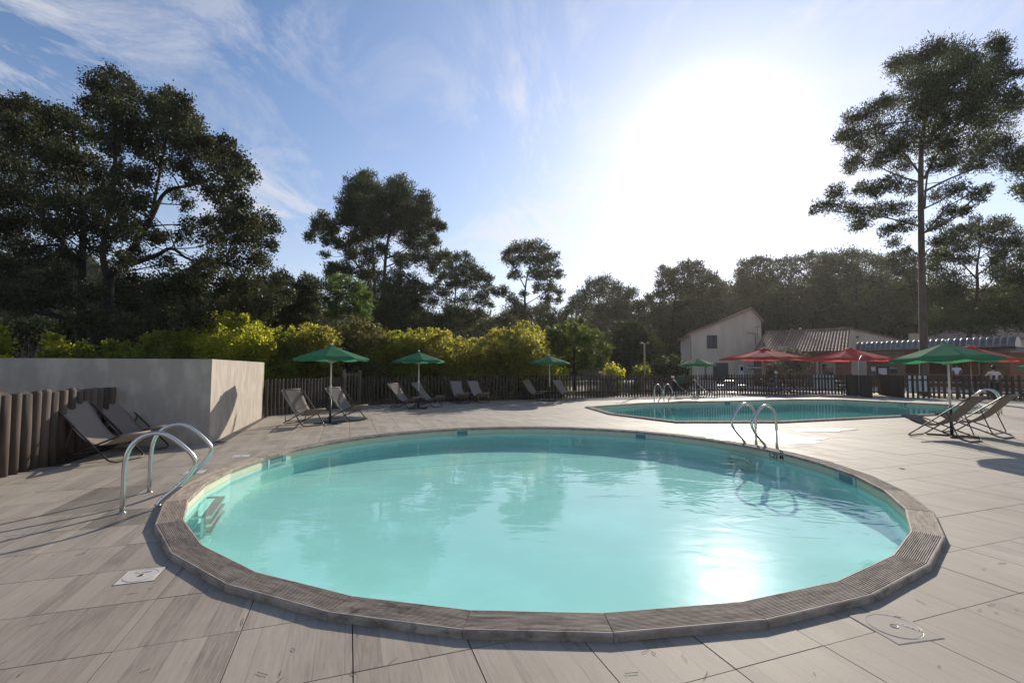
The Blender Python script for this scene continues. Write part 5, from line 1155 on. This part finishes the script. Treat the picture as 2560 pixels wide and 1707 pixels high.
def white_panel(p0, p1, z0, z1, label, back=.06):
    a, b = Vector(p0), Vector(p1); e = (b - a).normalized(); n_ = Vector((-e.y, e.x)) * back
    root = empty('white_panel', (*(a + n_), 0), math.atan2(e.y, e.x), label, 'panel', 'white panels hung behind the fence')
    L = (b - a).length
    MB().box((L / 2, 0, (z0 + z1) / 2), (L, .012, z1 - z0)).build('sheet', M['white'], root)
white_panel((17.45, 27.10), (18.62, 26.95), .32, 1.13, 'white panel behind the pickets left of the entrance gate')
q0, q1 = (20.25, 24.0), (21.15, 23.8); white_panel(q0, q1, .34, 1.13, 'white panel behind the pickets right of the entrance gate')
def fence_sign(px, py, w, h, Y, m, label, words=None):
    p = W(px, py, Y); root = empty('fence_sign', (p.x, p.y, p.z - h / 2), 0, label, 'sign')
    MB().box((0, 0, h / 2), (w, .012, h)).build('plate', m, root)
    if words:
        for k, (t, s) in enumerate(words):
            me = text_mesh(t, s, .001); me.materials.clear(); me.materials.append(M['paper']); o = obj('lettering', me, root); o.location = (0, -.008, h * (.78 - .2 * k)); o.rotation_euler = (R(90), 0, 0)
fence_sign(1682, 942, .16, .10, 25.2, M['paper'], 'small white plate on top of the fence left of the fourth umbrella')
fence_sign(1704, 949, .42, .40, 25.25, M['sign'], 'dark green square sign on the fence behind the fourth umbrella')

# ------------------------------------------------------------------ deckchairs
def chair_proto(frame):
    root = empty('deckchair', (0, 0, 0), 0, None, 'deckchair', 'taupe sling deckchairs set out in pairs')
    A = [(-.60, .86), (.47, .02)]; B = [(.57, .41), (-.52, .02)]
    def loop(p, q, w0, w1): return round_corners([(p[0], -w0, p[1]), (p[0], w0, p[1]), (q[0], w1, q[1]), (q[0], -w1, q[1])], .10, 4)
    MB().tube(loop(A[0], A[1], .285, .285), .0135, 7, True).build('back_frame', frame, root, True)
    MB().tube(loop(B[0], B[1], .255, .255), .0135, 7, True).build('seat_frame', frame, root, True)
    ap = lambda t: (A[0][0] + (A[1][0] - A[0][0]) * t, A[0][1] + (A[1][1] - A[0][1]) * t)
    x0, z0 = ap(.36); x1, z1 = -.38, .085
    MB().tube(round_corners([(x0, -.272, z0), (x1, -.268, z1), (x1, .268, z1), (x0, .272, z0)], .07, 4, False), .0105, 6).build('strut', frame, root, True)
    rk = MB()
    for s in (-1, 1):
        for k in range(3):
            x = -.30 - .07 * k; z = .10 - .025 * k
            rk.tube([(x + .02, s * .255, z - .012), (x + .02, s * .255, z + .02), (x, s * .255, z + .032), (x - .012, s * .255, z + .022)], .005, 4)
    tag(rk.build('notch_rack', frame, root), kind='stuff')
    prof = smooth_path([(-.607, 0, .873), (-.50, 0, .765), (-.38, 0, .625), (-.25, 0, .485), (-.11, 0, .365), (.04, 0, .285), (.18, 0, .258), (.31, 0, .280), (.43, 0, .335), (.575, 0, .425)], 3)
    w = .245; vs = []; fs = []; ny = 6
    for i, p in enumerate(prof):
        t = i / (len(prof) - 1); sag = .02 * math.sin(math.pi * t)
        for j in range(ny + 1):
            y = -w + 2 * w * j / ny; vs.append((p.x, y * (1 - .05 * math.sin(math.pi * t)), p.z - sag * (1 - (2 * j / ny - 1) ** 2)))
    for i in range(len(prof) - 1):
        for j in range(ny): a = i * (ny + 1) + j; fs.append((a, a + 1, a + ny + 2, a + ny + 1))
    o = MB().add(vs, fs).build('sling', M['sling'], root, True)
    md = o.modifiers.new('thickness', 'SOLIDIFY'); md.thickness = .004
    MB().tube([(-.60, -.245, .862), (-.60, .245, .862)], .020, 8).build('head_hem', M['sling'], root, True)
    MB().tube([(.57, -.24, .412), (.57, .24, .412)], .019, 8).build('knee_hem', M['sling'], root, True)
    return root
CH = chair_proto(M['frame_dark']); first = [True]
def chair(x, y, yaw, label):
    o = CH if first[0] else copy_tree(CH); first[0] = False
    o.location = (x, y, 0); o.rotation_euler = (0, 0, R(yaw)); o['label'] = label
    return o
CHAIRS = [
 (255, 1149, -8, 'nearest left deckchair, sling catching the sun beside the log fence'),
 (330, 1124, -8, 'shaded deckchair between the log fence and the concrete wall'),
 (758, 1062, -36, 'left deckchair of the pair under the nearest left umbrella'),
 (866, 1049, -32, 'right deckchair of the pair under the nearest left umbrella'),
 (1012, 1021, -30, 'left deckchair under the second umbrella by the hedge'),
 (1070, 1017, -28, 'right deckchair under the second umbrella by the hedge'),
 (1149, 1007.5, -66, 'left deckchair of the front facing pair without umbrella'),
 (1196, 1006, -60, 'right deckchair of the front facing pair without umbrella'),
 (1336, 1000, -52, 'left deckchair under the third umbrella against the fence'),
 (1412, 1000, -58, 'right deckchair under the third umbrella against the fence'),
 (1716, 993.5, -28, 'left dark deckchair under the fourth umbrella beside the long pool'),
 (1768, 992.5, -28, 'right dark deckchair under the fourth umbrella beside the long pool'),
 (1938, 989.5, -20, 'front deckchair of the pair beyond the long pool by the white panel'),
 (1962, 988.5, -20, 'rear deckchair of the pair beyond the long pool by the white panel'),
]
for px, py, yaw, lab in CHAIRS:
    p = G(px, py); c = chair(p.x, p.y, yaw, lab)
    if px < 400: c.scale = (1.07,) * 3
chair(9.25, 10.15, 111, 'left deckchair of the pair on the right deck seen from behind')
chair(10.47, 10.67, 112, 'right deckchair of the pair on the right deck seen from behind')

# ------------------------------------------------------------------ green umbrellas
def umbrella(base, rad, top, label, rz=0.0, tilt=0.0, k8=8, group='green round umbrellas on the pool deck'):
    root = empty('umbrella', (base[0], base[1], 0), rz, label, 'umbrella', group)
    ze = top - .38 * rad; zc = top - .03
    MB().tube([(0, 0, .62), (0, 0, top - .05)], .02, 10).build('pole', M['white_metal'], root, True)
    MB().tube([(0, 0, .0), (0, 0, .66)], .03, 10).build('base_tube', M['black'], root, True)
    MB().lathe([(.024, 0), (.030, .01), (.030, .07), (.022, .085)], 10, (0, 0, .95)).bar((-.05, 0, .99), (.02, 0, .99), .015, .015).build('tilt_joint', M['white_metal'], root, True)
    for a in (0, 90):
        b = MB().box((0, 0, .02), (.86, .10, .028), Matrix.Rotation(R(a + 30), 3, 'Z')); b.build('base_bar', M['black'], root)
    MB().lathe([(.0, .03), (.03, .025), (.038, 0), (.03, -.03), (.0, -.04)][::-1], 10, (0, 0, top + .015)).build('cap', M['ball'], root, True)
    can = empty('canopy', (0, 0, 0), 0); can.parent = root; can.rotation_euler = (tilt, 0, 0)
    for k in range(k8):
        a0, a1 = 2 * math.pi * k / k8, 2 * math.pi * (k + 1) / k8; vs = []; fs = []; nr, na = 5, 6
        for i in range(nr + 1):
            t = i / nr
            for j in range(na + 1):
                u = j / na; a = a0 + (a1 - a0) * u
                chord = math.cos(math.pi / k8) / math.cos((u - .5) * 2 * math.pi / k8)
                r = rad * t * (1 - (1 - chord) * .95)
                sag = .010 * rad * math.sin(math.pi * u) * t
                z = zc + (ze - zc) * t ** .98 - sag
                vs.append((r * math.cos(a), r * math.sin(a), z))
        b = (nr) * (na + 1)
        for drop, ins in ((.035, .0), (.07, .012)):                   # valance turned down, scalloped
            for j in range(na + 1):
                x, y, z = vs[b + j]; u = j / na; q = 1 - ins / rad
                vs.append((x * q, y * q, z - drop * (1 - .55 * abs(2 * u - 1) ** 2)))
        for i in range(nr + 2):
            for j in range(na): q = i * (na + 1) + j; fs.append((q, q + 1, q + na + 2, q + na + 1))
        MB().add(vs, fs).build('canopy_panel', M['green'], can, True)
        MB().tube([(.03 * math.cos(a0), .03 * math.sin(a0), zc - .03), (rad * .98 * math.cos(a0), rad * .98 * math.sin(a0), ze - .015)], .007, 5).build('rib', M['white_metal'], can)
        MB().tube([(.03 * math.cos(a0), .03 * math.sin(a0), ze - .12), (rad * .5 * math.cos(a0), rad * .5 * math.sin(a0), (zc + ze) / 2 - .03)], .006, 5).build('stretcher', M['white_metal'], can)
    return root
U = [(825, 1057, 1.02, 2.16, 'nearest green umbrella on the left between two deckchairs', 11),
     (1046, 1021, .98, 2.15, 'second green umbrella from the left before the golden hedge', 20),
     (1374, 1003, .98, 2.12, 'third green umbrella in front of the dark mulberry tree', 5)]
for px, py, r, t, lab, rz in U:
    p = G(px, py); umbrella((p.x, p.y), r, t, lab, R(rz))
p = W(1746, 990, 24.5); umbrella((p.x, p.y), 1.04, 2.07, 'bright green umbrella beyond the long pool in front of the pale house', R(12))
p = G(2380, 1090); umbrella((p.x, p.y), 1.03, 2.10, 'large dark green umbrella above the two deckchairs on the right', R(20), R(-1.5))
umbrella((16.9, 14.3), 1.05, 1.95, 'green umbrella cut off by the right edge of the photo', R(8))

# ------------------------------------------------------------------ red square parasols
def parasol(c, half, top, edge, rz, label, mast=None):
    root = empty('square_parasol', (c[0], c[1], 0), rz, label, 'parasol', 'red square parasols on the restaurant terrace')
    for k in range(8):
        a0, a1 = math.pi / 4 * k, math.pi / 4 * (k + 1)
        def e(a):
            q = half / max(abs(math.cos(a)), abs(math.sin(a))); return q * math.cos(a), q * math.sin(a)
        (x0, y0), (x1, y1) = e(a0), e(a1); vs = []; nr, na = 5, 4
        for i in range(nr + 1):
            t = i / nr
            for j in range(na + 1):
                u = j / na; x, y = (x0 + (x1 - x0) * u) * t, (y0 + (y1 - y0) * u) * t
                corner = max(0, (math.hypot(x, y) / half - 1)) * .55
                vs.append((x, y, top + (edge - top) * t - .035 * half * math.sin(math.pi * u) * t - corner * .25 * t))
        b = nr * (na + 1)
        for j in range(na + 1): x, y, z = vs[b + j]; vs.append((x, y, z - .05))
        fs = [(i * (na + 1) + j, i * (na + 1) + j + 1, (i + 1) * (na + 1) + j + 1, (i + 1) * (na + 1) + j) for i in range(nr + 1) for j in range(na)]
        MB().add(vs, fs).build('canopy_panel', M['red'], root, True)
        MB().tube([(0, 0, top - .06), (x0, y0, edge - .09)], .012, 5).build('rib', M['frame_grey'], root)
    MB().add([(.35 * math.cos(a), .35 * math.sin(a), top - .02) for a in np.linspace(0, 2 * math.pi, 9)[:-1]] + [(0, 0, top + .08)], [(k, (k + 1) % 8, 8) for k in range(8)]).build('vent_cap', M['red'], root)
    MB().lathe([(.03, 0), (.04, .03), (.0, .07)], 8, (0, 0, top + .08)).build('cap', M['ball'], root, True)
    if mast is None: MB().tube([(0, 0, -.02), (0, 0, top)], .03, 8).build('pole', M['frame_grey'], root, True)
    else:
        mx, my = mast
        MB().tube([(mx, my, -.02), (mx, my, edge + .15), (mx * .8, my * .8, edge + .32), (mx * .1, my * .1, top + .05)], .035, 8).build('mast', M['white_metal'], root, True)
    MB().box((0 if mast is None else mast[0], 0 if mast is None else mast[1], .03), (.7, .7, .06)).build('base', M['black'], root)
    return root
p = W(1912, 880, 31.0); parasol((p.x, p.y), 2.0, 2.82, 2.16, R(27), 'faded red square parasol left on the terrace near the pale house')
p = W(2126, 880, 28.6); parasol((p.x, p.y), 1.85, 2.72, 2.06, R(36), 'red square parasol behind the entrance gate with a side mast', None)
p = W(2424, 870, 27.5); parasol((p.x, p.y), 1.9, 2.78, 2.02, R(32), 'red square parasol half hidden behind the large green umbrella')
# slim metal rod of the middle parasol at its front corner
p = W(2145, 905, 25.2); rd = empty('metal_pole', (p.x, p.y, 0), 0, 'thin bright metal pole with a bent arm before the left side run', 'pole')
MB().tube([(0, 0, 0), (0, 0, 1.86), (.25, .05, 2.2)], .018, 7).build('shaft', M['steel_dull'], rd, True)
MB().lathe([(.14, 0), (.14, .02), (.03, .05)], 10).build('base', M['steel_dull'], rd, True)
